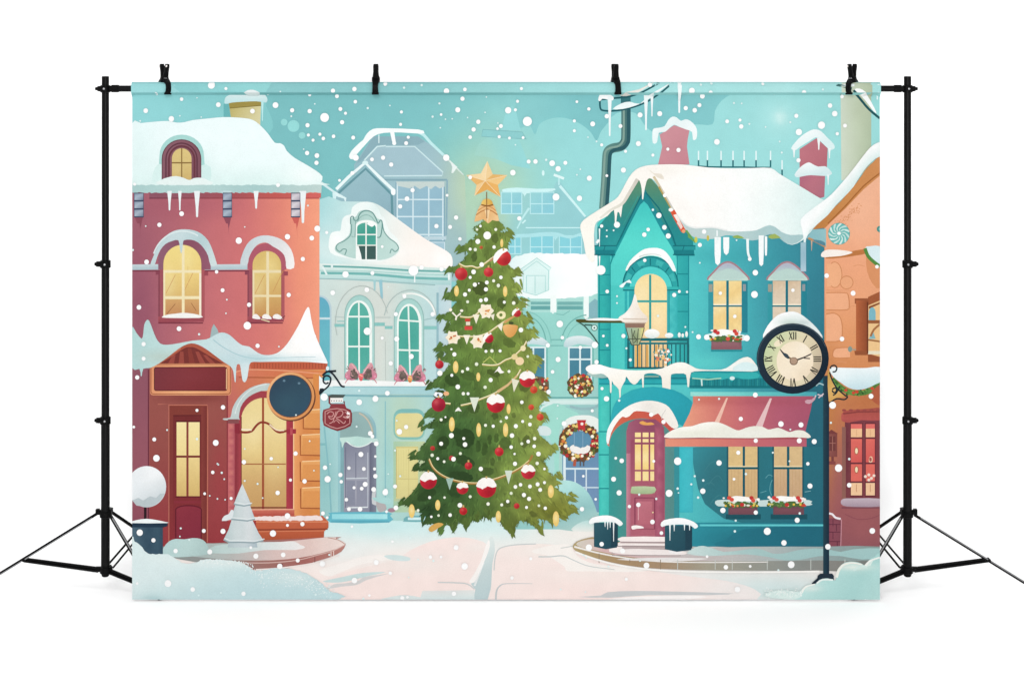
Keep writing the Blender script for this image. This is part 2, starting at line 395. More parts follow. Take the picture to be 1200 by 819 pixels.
d.P(arch(417,442,258,305,6),'#f3f8f4').P(arch(418.5,440.5,261,288,6),G(418,262,440,288,'#4fae98','#3a9a88','#45a896')).P(rect(418.5,288,440.5,304),'#3a5a55')
d.L([(429,258),(429,304)],1.6,'#eef3ec').L([(418,275),(441,275)],1.5,'#eef3ec').L([(418,287.5),(441,287.5)],1.5,'#dfe6dc')
d.P([(418,289),(420,288),(423,298),(424,304),(418,304)],'#f4f8f5').P(sm([(430,262),(436,259),(439,263),(436,266),(432,264)],2),'#f6faf6')
co=Part('cornice',ph)
co.P([(374,309),(470,311),(529,315),(528,334),(480,333),(374,326)],G(450,309,450,334,'#e3efe9','#c9e5df','#b9dedb','#a6cfcf'))
co.L([(378,312),(430,313.5),(480,317),(524,318)],2.2,'#64aba6',smooth=2).L([(376,320),(430,321),(480,325.5),(525,327)],3,'#6db5b0',smooth=2)
co.L([(374,317),(430,318),(480,321),(526,322.5)],1,'#9fd0ca').L([(374,326.5),(430,328),(480,332),(510,334)],1.2,'#93b8b8')
co.L([(378,312),(383,322)],2.2,'#e2f0ee').L([(389,310),(389,314)],2.6,'#e2f0ee').L([(439,328),(439,341)],3,'#9cccd0',1.8).L([(446,328),(447.5,350)],4,'#8fc3cf',2.6).L([(486,320),(486,331)],1.4,'#f2f8f6').L([(526,321),(526,328)],2,'#f2f8f6')
def ring(part,cx,w0,w1,yt0,yt1,yb,col):
    a=arch(cx-w0,cx+w0,yt0,yb); b=arch(cx-w1,cx+w1,yt1,yb); n=len(a)
    for i in range(n-1): pass
    part.P(a+b[::-1],col)
ph.L(arc(424,378,31,43,200,15),1,'#b0bcb6').L(arc(481,376,31,36,170,0),1,'#a9bcb8').L(arc(481,372,29,28,110,5),2,'#f3f6f0')
ph.L([(451.5,400),(452,446)],.8,'#b5bfb9').L([(405,372),(392,371)],.7,'#a9bbb6').L([(440,372),(458,372)],.7,'#a9bbb6').L([(496,375),(511,372)],.7,'#8fb5b4')
ph.R(511.5,343,514,446,'#8fb9c2').R(514,336,529,446,G(514,340,529,340,'#b6d3d9','#c6dade'))
for a in ((392,379.5,406,383),(395,376,406,377),(439,378,451,382),(451,382,460,385.5),(495,382,512,386)): ph.R(*a,'#82c3bd')
w=Part('window',ph); w.P(arch(374-14,388.5,346,447,16),'#b4cdd6').P(arch(374-12,386.5,348,447,16),G(375,350,386,440,'#5aa9c2','#62b8c6','#59b3c0')).R(374,372,387,374.5,'#c6dde2')
for (cx,yt,sk) in ((421,346,0),(479,350,1.2)):
    w=Part('window',ph)
    w.P(arch(cx-17,cx+17.5,yt,447,24),G(cx-17,yt,cx+17,447,'#9fcfc8','#b0d8d1','#a5d3cf'))
    w.L(arch(cx-17,cx+17.5,yt,447,24),.9,'#86b4ae')
    w.P(arch(cx-15+sk,cx+15,yt+6,447,24),'#eef6f0').P(arch(cx-13+sk,cx+12,yt+8.5,447,22),B(G(cx,yt,cx,447,'#56b3a3','#4aab9b','#55b0a1'),(cx,400,10,20,'#3aa392',.5)))
    w.L([(cx-.5,yt+7),(cx+sk*1.5,447)],1.9,'#e9f4ec')
    w.L([(cx-14+sk,yt+25),(cx+14,yt+25+sk*1.5)],2,'#e9f4ec').L([(cx-13+sk,yt+60),(cx+13,yt+60+sk*.6)],2,'#e9f4ec')
ph.P(sm([(374,447),(400,445),(440,446),(480,447),(510,447),(514,452),(480,453),(374,453)],2),'#f2f4f2')
ph.R(374,453,513,462,G(374,453,513,462,'#b3d9dc','#a0cfd3')).L([(374,462.5),(440,464),(513,464)],2,'#79b3bb').L([(390,453),(513,453)],1,'#87bcc3')
ph.L([(451.5,470),(451.5,600)],1.2,'#7fbcc4').L([(380,500),(386,560),(388,600)],2,'#80bac0').R(374,519,382,522,'#7db9bb')
for (cx,cy,cc) in ((423,440,'#f2646a'),(480.5,442,'#f0a050')):
    b=Part('ribbon_bow',ph,'pink and brown ribbon bow on the snowy sill'); rb=random.Random(int(cx))
    for sgn in (-1,1):
        X=lambda v: cx+sgn*v
        b.P(rough(sm([(X(1),cy),(X(4),cy-7),(X(8),cy-13),(X(12),cy-15),(X(14),cy-11),(X(15),cy-6),(X(18),cy-3),(X(18.5),cy+2),(X(15),cy+5),(X(7),cy+5)],2),.5,2,int(cx)+sgn),G(cx,cy-14,cx,cy+6,'#dc98a0','#d08494','#c4708a'))
        b.P(rough([(X(3),cy-1),(X(7),cy-8),(X(12),cy-7),(X(13),cy+1),(X(10),cy+4),(X(4),cy+4)],.6,2,3),NZ('#6c5c55',.4,.5,3,2))
        for k in range(14):
            q=rb.uniform(3,16); y=cy+rb.uniform(-9,4); b.L([(X(q),y),(X(q+rb.uniform(1,3.5)),y+rb.uniform(-3,1.5))],.8,rb.choice(['#8a7a70','#efb9b8','#b8607a','#584a44','#e6a6aa','#7a6a60']))
        b.L([(X(3),cy-3),(X(7),cy-9),(X(11),cy-14)],1.6,'#ecb4b6',.8).L([(X(13),cy+4),(X(16),cy+5),(X(18.5),cy+9)],1.8,'#cf7a86',.8,smooth=2).E(X(16),cy+1,2.2,2.8,'#dc7a98').E(X(16.5),cy+1,1,1.3,'#e8a0b0')
    b.E(cx,cy+2,2.6,4.5,cc); b.L([(cx-2,cy-1),(cx+2,cy+1)],.8,'#fbd0a0').L([(cx-2,cy+4),(cx+2,cy+5)],.8,'#b9504a')
# lower doors
dr=Part('door',ph,'grey panelled door under an arched fanlight')
dr.P(arch(396,441,480,604,24),G(396,500,441,500,'#8fc3c9','#a7d3d6','#84b4bd')).P(arch(398.5,438.5,482,514,24),B('#8fb2b0',(410,505,14,12,'#84a5a3',.6)))
dr.L(arc(415,513,22,30,75,10),1.6,'#c9b9a2').R(399,518,404,600,'#7aa9b0')
dr.R(403,518,437,600,G(403,518,437,600,'#787b90','#9195a6','#a3a4b2','#83859a')).R(433,518,441,600,G(433,518,441,518,'#63677c','#7f8698'))
dr.L([(405,560.5),(431,560)],1.2,'#cdd6dc').L([(417,530),(417,560)],1,'#707489').L([(431,530),(431,594),(420,594.5),(405,595)],1.1,'#b9bfca').L([(405,524),(405,595)],1,'#6a6f85')
dr.R(406,563,416,592,'#868a9d').R(418,563,430,592,'#8d90a2').L([(409,594.5),(431,594)],1.3,'#dfe8ea')
dr.P(sm([(398,513),(410,512),(419,511),(428,512.5),(442,514),(443,520),(436,518),(427,522),(418,523),(409,519),(404,518),(401,525),(400,518)],2),G(398,512,442,522,'#c6e6dc','#b4dbd2','#c9e5de'))
dr.L([(406,517),(413,522),(421,523.5),(430,521),(436,517)],1.1,'#e6f3ee',smooth=3)
yd=Part('door',ph,'pale yellow panelled door with a blind panel above')
yd.P(rrect(461,479,498,515,10),G(461,479,461,515,'#74b7b4','#8fc4b5','#7fbdb0')).P(rrect(463,484,496,512,7),G(463,484,496,512,'#ddd28a','#e4d791','#d8cf8f'))
yd.R(461,517,498,600,G(461,517,498,517,'#a6cba9','#c3d2a0')).R(464,523,490,584,G(464,523,490,584,'#e4d98f','#e0d48a','#d9cd86'))
yd.L([(464,524),(490,524)],1.6,'#d0c47c').L([(479,526),(479,560)],.8,'#cdbf77').L([(464.5,526),(464.5,582)],.9,'#c2b56f').L([(466,561),(490,561)],1,'#cdc07a').L([(479,561),(479,583)],.8,'#cdbf77').R(462,584,494,587,'#b9c89a')
for i in range(4): yd.L([(467+3*i,527),(467+3*i,559)],.5,'#d6c980')
s_=Part('doorstep',ph)
s_.P(sm([(387,603),(390,600),(454,600),(457,604),(456,612),(387,612)],2),'#5fb9cb').R(389,602,454,608,G(389,602,454,608,'#8fdbe3','#a5e6ea')).L([(388,611),(456,611)],1.5,'#4fa5b8')
s_.P(sm([(473,610),(476,605),(500,604),(500,611),(474,611)],2),'#6fb0b5').R(478,606,498,609,'#cfeff0')
mp=Part('printed_mop_bag',ph,'small pale bundle leaning by the doorstep'); mp.name='bundle'
mp.P(sm([(436,578),(438,572),(441,574),(440,584),(447,588),(452,593),(450,598),(443,599),(441,592),(436,590)],2),'#c9cdd0').P(sm([(441,587),(450,589),(453,596),(446,600),(442,596)],2),'#b4aeae').E(459,597.5,4.5,2.6,'#a87f8e')
mp.P(sm([(436,583),(456,583),(457,590),(445,589)],2),'#a8d8d5')
# ================================================================== pale house right of the tree
pr=Part('printed_house',backdrop,'mint house with a white snow roof printed right of the Christmas tree')
pr.P(rect(590,340,706,620),B(G(600,350,706,600,'#93d5cb','#8fd3c9','#96d6cb','#8ecac6','#93cbc8'),(690,500,20,60,'#97b7bb',.5),(650,560,20,30,'#aadcd5',.6),(665,350,50,10,'#c3e8e2',.6)))
rf=Part('roof_snow',pr)
rf.P(rough([(590,310),(605,300),(620,296.5),(640,297),(690,298),(706,300),(706,343),(690,347),(640,352),(600,346),(590,340)],.8,3,4),B(G(600,297,700,345,'#ddf5f3','#fbfefd','#ffffff','#f6fcfa'),(630,330,26,24,'#e4f6f3',.8)))
dm=Part('dormer',pr); dm.P([(611,315),(629,301.5),(646,314),(644,318),(643,340),(628,346),(613,342),(613,318)],G(611,300,646,345,'#d3f0ec','#dcf4f1','#caece8'))
for q in ([(611,315),(629,302.5),(646,314),(643,317),(629,306),(613,318),(611,315)],[(613,318),(613,342),(628,346),(643,340),(643,317)],[(617,323),(639,323),(639,342)],[(617,323),(617,342)],[(627,324),(627,344)]): dm.L(q,.8,'#9fd6d1')
pr.R(617,350,648,366,'#a6dcd3').R(622,353.5,646,357,'#6fb0ac').R(622,358.5,646,363,'#5fa5a3').R(652,350,686,364,'#a6dcd3').R(653,353.5,683,357.5,'#6fb0ac').R(653,358.5,683,363,'#62a8a5').P([(690,356),(697,350),(706,356),(706,376),(690,372)],'#7fb3bb')
pr.R(645,346,652,366,'#f0f9f6').ice(648,364,368,6,'#e6f5f1').R(684,347,690,372,'#eef8f5').ice(687,370,378,5,'#e9f6f2').ice(617,348,362,3,'#e6f6f3')
pr.L(arc(617,405,23,34,85,5),1.4,'#6cb3aa').L(arc(615,405,31,40,80,5),1,'#78bfb5').L(arc(690,403,32,34,175,95),1.4,'#6cb3aa').L(arc(688,403,24,26,170,110),1,'#78bfb5').L([(645,398),(660,398)],1.2,'#6fb5ad').L([(645,405),(660,405)],1.2,'#6fb5ad').L([(652,368),(660,369),(668,364)],.8,'#6fb5ad')
for (a,b) in ((612,638),(667.5,692)):
    w=Part('window',pr); w.win(a,408,b,450,G(a,408,b,450,'#4f8a9f','#3f7f96','#4d92a6'),'#dceff0',((a+b)/2,),(421,),2,'#dfeff0',1.8)
    w.L([(b+3,408),(b+3,450)],2,'#6fb9b0')
    w.P(sm([(a-7,405),(a-4,397),(a+4,394),(a+14,393.5),(a+24,396),(b+6,403),(b+6,406),(b-2,405),(a+10,403),(a-2,407)],2),G(a,393,a,407,'#e6efef','#cadfe2','#b6d3d6'))
pr.P([(600,466),(702,466),(702,474),(600,474)],G(600,466,600,474,'#a9dcd3','#d7eee8','#c5e2de')).L([(600,466),(702,466)],2,'#62aaa5').L([(628,477),(702,476)],1,'#8fc4c4').L([(668,476),(680,479),(695,478),(702,474)],3,'#8fb8bb',smooth=3)
pr.P(sm([(625,482),(640,474),(655,473),(668,480),(680,487),(660,500),(655,520),(655,590),(640,590),(640,500)],2),'#9adbcc').L([(629,486),(636,477),(648,472)],2.2,'#d5ece8',smooth=2)
pr.P(sm([(628,500),(640,499),(646,504),(644,510),(634,510),(626,505)],2),'#d3e4e3').P(sm([(640,510),(647,520),(650,550),(644,560),(640,530)],2),'#a5d8d2')
w=Part('window',pr,'arched blue window behind the ring wreath')
w.P(arch(655,712,488,602,20),'#a9d5cc').P(arch(659,708,489,600,16),G(660,490,700,600,'#4f86a6','#5a8fae','#6f8fb8','#6d95b8')).P(sm([(660,498),(664,491),(674,487),(690,486.5),(700,490),(706,497),(706,505),(690,506),(670,503),(662,505)],2),'#e9f0ea')
w.R(660,534,663,600,'#d9ebee').L([(662,549),(702,549)],2.2,'#d5e7ec').L([(674,550),(674,600)],1.6,'#cfe1ea').L([(687,550),(687,600)],1.6,'#cfe1ea').L([(662,571),(702,571)],1.6,'#c5dbe6').L([(673,506),(673,530)],.8,'#7fa5c0').L([(683,506),(683,530)],.8,'#7fa5c0')
def wreathdots(part,n,fx,seed,rr=(1.1,2.4)):
    r=random.Random(seed); cs=['#c62f33','#b02a2f','#e8c86a','#f0dd9a','#6a4a2c','#4c4a2a','#fbf3e0','#d6763a','#5b6b34','#e0a84c','#7a3026']
    for i in range(n):
        x,y=fx(r); part.E(x,y,r.uniform(*rr),None,r.choice(cs),n=8)
wr=Part('printed_wreath',backdrop,'round wreath of red and gold berries under the upper window')
wr.P(rough(ell(680,452,15.5,14),1.1,2,5),'#5c4a2e')
def fdisk(r):
    a=r.uniform(0,6.283); q=math.sqrt(r.random()); return 680+14.5*q*math.cos(a),452+13*q*math.sin(a)
wreathdots(wr,105,fdisk,3)
w2=Part('printed_wreath',backdrop,'ring wreath of gold and red berries with a red bow')
for k in range(30):
    a=math.radians(k*12); w2.E(678.5+19.5*math.cos(a),518+18.5*math.sin(a),4.6,4.4,['#7a4a28','#6a4a2c','#5c3a24'][k%3],n=9)
def fring(r):
    a=r.uniform(0,6.283); q=r.uniform(14.5,24); return 678.5+q*math.cos(a),518+q*.95*math.sin(a)
wreathdots(w2,150,fring,4)
w2.P(rough(sm([(668,524),(672,521),(680,525),(688,522),(692,524),(688,530),(678,532),(670,529)],2),.8,2,3),'#f3eee9').P([(676,492),(687,492),(685,498),(686,505),(680,502),(678,506),(677,498)],'#c83236').E(682,496.5,1.8,1.8,'#f6e9e3')
w2.L([(674,538),(673,546)],3.4,'#b5543c').L([(680,538),(680,546)],1.4,'#5a4a44').L([(684,538),(684,546)],1.4,'#5a4a44')
w3=Part('printed_wreath',backdrop,'half hidden berry wreath beside the tree edge'); 
w3.P(rough(ell(632,452,11,11),1,2,5),'#6a5a3e'); wreathdots(w3,45,lambda r:(632+r.uniform(-10,10),452+r.uniform(-9,9)),6)
bs=Part('printed_snow_bush',backdrop,'rounded snow covered bush beside the tree foot')
bs.P(sm([(636,612),(645,585),(647,566),(655,563),(668,563),(680,568),(690,578),(697,592),(701,606),(703,618),(670,622)],3),G(660,563,680,618,'#b4e6e0','#a3d9d6','#8dc3c3','#a9cfc9'))
bs.P(sm([(672,617),(682,611),(694,609),(704,612),(706,622),(672,622)],2),G(672,609,672,622,'#b4dedb','#e9ece6'))
# ================================================================== drainpipe and wires
up=Part('printed_pipe_pole',backdrop,'bent grey-green pipe with snowy cables beside the teal house')
path=sm([(733.5,110),(733.5,158),(732,167),(727,172),(718,174),(712.5,178),(711,188),(710,210),(707.5,245)],5,False)
up.L(path,11,G(705,0,740,0,'#5c8a82','#4f7d78','#3b6a6c')).L([(x+3.2,y+1.5) for x,y in path],4.2,'#27565f').L([(x-2.6,y-.5) for x,y in path],2.4,'#7fa296')
up.R(727.5,113,739,126,'#2f6f76')
for q in ([(703,116),(703.5,127),(708,130),(722,130),(738,127),(755,121),(770,112),(788,97)],[(704,117),(718,115.5),(735,114),(748,110),(762,103),(772,97)]): up.L(q,2.1,'#1c5a62',smooth=3)
up.P(sm([(718,128),(728,121.5),(738,119.5),(750,122),(760,112),(775,103),(782,99),(786,97),(770,109),(758,118),(745,124),(730,128)],2),'#effafa')
up.P(sm([(726,112),(734,108),(748,105),(760,99),(766,97),(752,106),(744,110),(734,113)],2),'#e9e6dd')
up.P(sm([(701,117),(703,111),(708,109.5),(714,111),(719,114),(718,118),(712,117),(706,116),(703,119)],2),'#fbfdfc')
for a in ((714.5,113,160,5),(757,112,153,5),(764,112,137,3.6),(796,97,133,5.5)): up.ice(*a,'#f1fafa')
# ================================================================== TEAL HOUSE
th=Part('printed_house',backdrop,'turquoise corner house with a snowy gable, balcony and pink awning')
ch=Part('chimney',th,'pink chimney with a snow cap on the turquoise house')
ch.P([(773,158),(790,147),(808,153),(806,163),(805,172),(808,193),(771,194),(776,172)],G(772,150,808,190,'#d48f98','#cc8791','#c9808c'))
ch.P(sm([(765,168),(764.5,156),(766,151),(772,150),(779,148),(783,141),(788,137),(793,138),(798,142),(803,140),(809,142),(815,148),(817,155),(816,163),(812,164),(811,155),(804,152),(796,149),(790,146.5),(784,151),(779,155),(772,156),(770,167)],2),G(765,137,800,168,'#fbfffe','#e5f5f5','#f2fafa'))
ch=Part('chimney',th,'dark rose chimney with two snow layers at the right roof end')
ch.P([(937,175),(957,162),(970,174),(969,196),(937,197)],G(937,170,970,196,'#c4727e','#b96673')).P([(937,206),(967,205),(966,231),(959,233),(950,229),(937,221)],G(937,206,966,230,'#b4627a','#bd6d7c','#b06678'))
ch.P(sm([(927,174),(932,167),(940,159),(950,153),(956,152),(962,154),(970,162),(977,169),(978,174),(973,176),(968,172),(960,164),(956,161),(948,166),(938,172),(933,176),(930,176)],2),G(940,152,950,176,'#fcffff','#d9f0f0')).ice(930.5,174,185,3.4).ice(972,174,186,3).ice(959.5,162,176,4)
ch.P(sm([(931,205),(936,198),(942,193),(948,190.5),(953,193),(959,195.5),(967,195),(973,200),(975,204),(968,206.5),(950,205.5),(940,207),(934,208)],2),G(940,190,945,208,'#fcffff','#d0e8ea')).ice(970.5,205,217,2.6)
ra=Part('roof_railing',th)
ra.L([(819,195),(832,195.8),(850,196),(870,196),(887,196.5),(903,196.5)],1.6,'#1f6b72')
for x in (818.6,829,845,859,872,886,903,916.5):
    b=207 if x>910 else 196; ra.R(x-.9,b-9,x+.9,b,'#1f6b72').R(x-.8,b-19,x+.8,b-8,'#e4f7f7')
th.P([(700,262),(752,205),(760,205),(815,280),(966,255),(966,640),(702,640)],
   B(G(702,400,966,420,'#3cc6bf','#4cd0c9','#4ac6c7','#3fabb5','#338e9e','#2c7d91'),(925,330,30,60,'#2c8ea2',.25),(860,380,26,60,'#3cb6bb',.6),(850,300,60,10,'#2f9fa8',.4),(955,500,26,110,'#215f72',.85),(830,425,26,10,'#58d6cf',.6),(905,408,28,20,'#3fb0b8',.5)))
# gable
gb=Part('gable',th)
gb.P([(700,267),(752,204),(760,206),(774,222),(790,246),(812,282),(814,300),(794,300),(700,300)],B(G(755,205,755,300,'#5f8a62','#3a8a78','#1f8a8c','#1b8f94'),(725,285,18,14,'#27a09e',.7)))
gb.P([(756,222),(790,286),(794,300),(716,302),(722,290)],G(756,222,756,300,'#187e86','#1a8f97','#1f9fa2'))
gb.L([(753,226),(735,262),(717,300)],1.6,'#0f6a73').L([(757,226),(772,244),(788,276),(795,298)],1.6,'#0f6a73').L([(748,230),(730,264)],1,'#2c9a90')
gb.P(sm([(754.5,236),(764,249),(775,270),(786,288),(793,304),(797,334),(714,334),(716,310),(730,280),(745,250)],2),G(754,236,740,330,'#36c6c0','#4fdccf','#47d0c8'))
gb.L([(715,640),(715,310),(722,290),(738,262)],1.3,'#128a8c')
for (a,b) in ((696.5,722),(788.5,815)):
    gb.R(a,288,b,293,'#1e9497').R(a+1,293,b-2,298,'#147c84').L([(a,288),(b,288)],1,'#0e626b').L([(a,298.5),(b-1,298.5)],1.3,'#0e626b').L([((a+b)/2,288),((a+b)/2-2,294)],.8,'#0e626b')
pl=Part('pilaster',th)
pl.R(701.5,299,715,434,G(701,300,715,300,'#25aaa6','#2cb8b0','#1f9f9f'))
for y in (322,345.5,386,410): pl.L([(702,y),(715,y)],1.1,'#128389')
pl.L([(702,299),(702,434)],1.2,'#108088')
pl2=Part('pilaster',th); pl2.R(793,300,807,432,G(793,300,807,300,'#2bb0ae','#22a3a6'))
for y in (321,345,365,390): pl2.L([(794,y),(807,y)],1.1,'#12848b')
pl2.L([(807,300),(807,432)],1.2,'#168a92').L([(793.5,300),(793.5,432)],1,'#168a92')
# arched balcony window
wa=Part('window',th,'arched lit window above the balcony')
wa.P(arch(730,794.5,301,338,34,24),G(730,300,794,338,'#1c9398','#24a6a6')).L(arch(730,794.5,301,338,34,24),1.4,'#0d6a72')
for k in range(1,8):
    a=math.radians(180*k/8); wa.L([(762+25*math.cos(a),338-27*math.sin(a)),(762+31*math.cos(a),338-35*math.sin(a))],1.2,'#0d6a72')
for k in (1,3,5,7): 
    a=math.radians(180*(k-.5)/8+11); wa.P([(762+25*math.cos(a-.15),337-28*math.sin(a-.15)),(762+31*math.cos(a-.15),337-34*math.sin(a-.15)),(762+31*math.cos(a+.15),337-34*math.sin(a+.15)),(762+25*math.cos(a+.15),337-28*math.sin(a+.15))],'#35b5b2')
wa.P(arch(737,788,312,340,27,20),'#45d2cc').L(arch(737,788,312,340,27,20),.9,'#128489')
wa.R(730,336,745,340,'#2bb5b2').L([(730,340),(745,340)],1.5,'#0e727a').R(780,336,795,340,'#2bb5b2').L([(780,340),(795,340)],1.5,'#0e727a')
wa.R(732,341,745,432,G(732,0,745,0,'#2ab0b2','#1f9aa2')).R(735,341,737,432,'#47cdc8').R(781,341,794,432,G(781,0,794,0,'#1fa0a6','#55d6d2','#2bb0b2')).L([(784,341),(784,432)],1,'#158a90')
wa.P(arch(743.5,781.5,321,432,19,20),B(G(760,322,760,432,'#f6da98','#f9e09e','#f5d096','#eabd80'),(752,345,8,14,'#fae6b8',.5),(771,375,8,20,'#fbe3b4',.5)))
wa.R(760.6,322,763.2,432,'#249a97').R(743.5,351.8,781.5,354.3,'#2fa59e')
wa.P(sm([(730,337),(734,331),(740,332),(738,328),(735,329),(727,334),(726,336)],2),'#effafa')
wa.P(sm([(733,316),(738,306),(746,298),(755,292),(765,290.5),(774,291.5),(781,296),(788,306),(792,316),(791.5,318),(788,317),(783,309),(775,302),(765,299.5),(755,300.5),(746,305),(738,312),(735,317)],2),G(735,292,790,318,'#f3f6f2','#fefefc','#f4fbfa'))
wa.L([(749,301),(757,298.5),(768,298),(775,300)],1.6,'#cfd9d4',.6,smooth=3)
ba=Part('balcony',th)
ba.P([(744,404),(752,404),(752,430),(744,430)],'#e8b464')
for x in range(737,808,1):
    if (x-737)%5==0: ba.R(x-.7,403,x+.7,431,'#1d5f66')
for x in (748,757,768): ba.R(x,404,x+2.4,430,'#d9a04e')
ba.R(735,396,807,399.5,'#1a6a70').R(735,401,807,403.5,'#1f7378').L([(735,431),(807,431)],2.2,'#165a62').R(735,396,737,431,'#1a656c').R(805,396,807,431,'#1a656c')
r_=random.Random(9)
for i in range(60):
    x=776+r_.gauss(0,6.5); y=418+r_.gauss(0,6); 
    if 764<x<788 and 404<y<430: ba.E(x,y,r_.uniform(.8,2),None,r_.choice(['#f3e6d0','#2f7f86','#e88a5a','#f3c37a','#d86a5a','#3f8f90','#fff4e2']),n=7)
for (x,y,a,b) in ((764,391,9,5.5),(784,393,5,3),(796,392.5,1.8,3),(800,393,1.5,2.5),(804.5,391.5,1.6,3.5),(749,396,3,2.5)): ba.E(x,y,a,b,G(x,y-b,x,y+b,'#ffffff','#f3f3ec','#d9e6e2'))
# upper right windows
for (c,cc,yb) in ((853,('#f5d892','#f1cc80','#f6dfa5'),388),(922.5,('#d3b592','#dcc7ab','#e0cdb3'),388)):
    w=Part('window',th)
    w.R(c-23,330,c+23,390,G(c-23,0,c+23,0,'#2c98a2','#1e7f90')).R(c-22.5,333,c-18,342,'#9a9a8a').R(c+17.5,333,c+21,341,'#8f979a')
    for (a,b) in ((c-17,c-2),(c+1,c+16)):
        w.R(a,329,b,357,NZ(G(a,329,b,357,*cc),.05,.4,1,3)).R(a,359.5,b,yb,NZ(G(a,359,b,yb,*cc[::-1]),.05,.4,2,3))
    w.L([(c-17,357),(c-2,357)],1.4,'#fbf0cf').L([(c+1,357),(c+16,357)],1.4,'#f7ecd2').R(c-1.6,329,c+.8,yb,'#1c6c7c').R(c-18,357.8,c+17,359.4,'#1c6f7e')
    h=sm([(c-24,328),(c-16,318),(c-8,310),(c,307),(c+8,310),(c+17,318),(c+25,328),(c+10,328.5),(c-10,328.5)],3)
    w.P(h,G(c,306,c,329,'#b6b4c4','#a9b6c6','#b5d6cb','#c3dccf')).L(h[:19],2,'#ab7a83')
    w.P(sm([(c-16,322),(c-2,315),(c+10,317),(c+20,326),(c,327),(c-18,327)],2),'#b6d3cb')
fb=Part('flower_box',th,'flower box under the lit upper window')
def flowers(part,x0,x1,y0,y1,seed,n=34):
    r=random.Random(seed)
    part.P(rough(rect(x0+2,y1-5,x1-2,y1+1),1.4,2,seed),'#4a6a35')
    for i in range(n):
        x=r.uniform(x0,x1); y=r.uniform(y0+2,y1); c=r.choice(['#4f7a3c','#3d5f30','#6a7a3a','#e9e2d0','#c9c46a'] if y>(y0+y1)/2+1 else ['#fdf7ee','#fffaf2','#f6efe6','#fdf7ee']); part.E(x,y,r.uniform(1.2,2.4),r.uniform(1,1.8),c,n=8)
    part.P(sm([(x0+7,y0+5),(x0+12,y0+1),(x0+20,y0+1),(x1-8,y0+3),(x1-4,y0+6),(x0+20,y0+7)],2),'#fdfaf4')
    for (x,y) in ((x0+7,y0+3),(x0+10,y0+5),(x1-9,y0+3),(x1-7,y0+6),(x0+22,y1-2)): part.E(x,y,2.6,2.4,r.choice(['#d43a3a','#e04a3a','#c8302f']),n=9)
    for i in range(7): part.E(r.uniform(x0,x1),y1-r.uniform(0,3),1.5,1.3,r.choice(['#e8963a','#f0c040','#d4402f']),n=7)
fb.R(833,405,870,412,'#1f8f97').P(sm([(826,394),(832,391),(870,392),(878,396),(872,399),(830,398)],2),'#eafaf8').R(833.5,398,869,409.5,G(833,398,833,410,'#7a5560','#9a646a','#86505a')).R(834,397,868,400,'#4f4a55')
flowers(fb,831,870,385,399,21)
# snow ledge over the ground floor
ld=Part('snow_ledge',th)
ld.R(702,434,900,451,G(702,436,702,451,'#1f8f98','#1a9aa4','#27b4ba')).L([(702,443),(806,443)],2,'#137a86').L([(702,449.5),(810,449.5)],1.4,'#178a94')
ld.P(sm([(688,437),(712,434),(724,433),(722,440),(706,443),(694,441)],2),G(690,434,706,444,'#b4ccc3','#8fb9b4'))
ld.R(735,437,755,443,'#8fb2a2').R(754,440,772,442,'#7fa89a')
ld.P(sm([(687,434),(687,430),(693,427),(703,427),(714,430.5),(735,433.5),(758,433.5),(776,431.5),(786,427),(794,424.5),(803,425),(812,429.5),(820,432.5),(845,433),(856,428),(866,421),(876,418),(883,423),(888,434),(870,435),(840,434.5),(814,435),(809,439),(807.5,452),(805.5,452.5),(804,439),(797,437.5),(788,438),(786,442),(785.5,462),(782,463),(780,459),(776.5,458.5),(775.5,443),(772,439),(764,437),(756,438),(754.5,442),(754.2,458),(752.8,458),(752,443),(747,448),(743,450.5),(738,447),(734,441),(732.5,446),(729,452),(727.5,457),(727.2,469),(725.8,469),(725,456),(719,450),(717,446),(716.6,459),(714.8,459),(714.3,446),(710,440),(704,437.5),(694,438.5)],2),
   B(G(740,425,745,455,'#fdfcf8','#faf5ea','#f2ebdd'),(700,431,12,5,'#fdfefc',.8),(850,428,30,8,'#effaf8',.8)))
ld.P(sm([(858,434),(866,426),(876,424),(886,428),(886,434)],2),'#d7efef')
sb=Part('sign_band',th)
sb.R(808,443,955,455,G(808,443,955,443,'#1a868c','#157c86','#1c7482'))
for i in range(28): sb.L([(812+3.6*i,444),(812+3.6*i,452)],.7,'#106870' if i%3 else '#2a9a98')
sb.P(sm([(812,436),(850,437),(886,436),(888,443),(870,444),(862,442),(858,447),(853,443),(846,445),(835,443),(823,444),(822,452),(820,444),(812,443)],2),'#2bb0b0').L([(822,443.5),(822.5,452)],1.6,'#cfeae4').L([(811,443),(830,444.5),(845,443)],1.3,'#a9d9b9').E(858,443,3,2.2,'#d8efef')
sb.L([(808,452.6),(950,453)],1.4,'#0f6872').R(809,459,957,464,G(809,459,957,459,'#8fe0d5','#5fc9c6','#3fa3ae'))
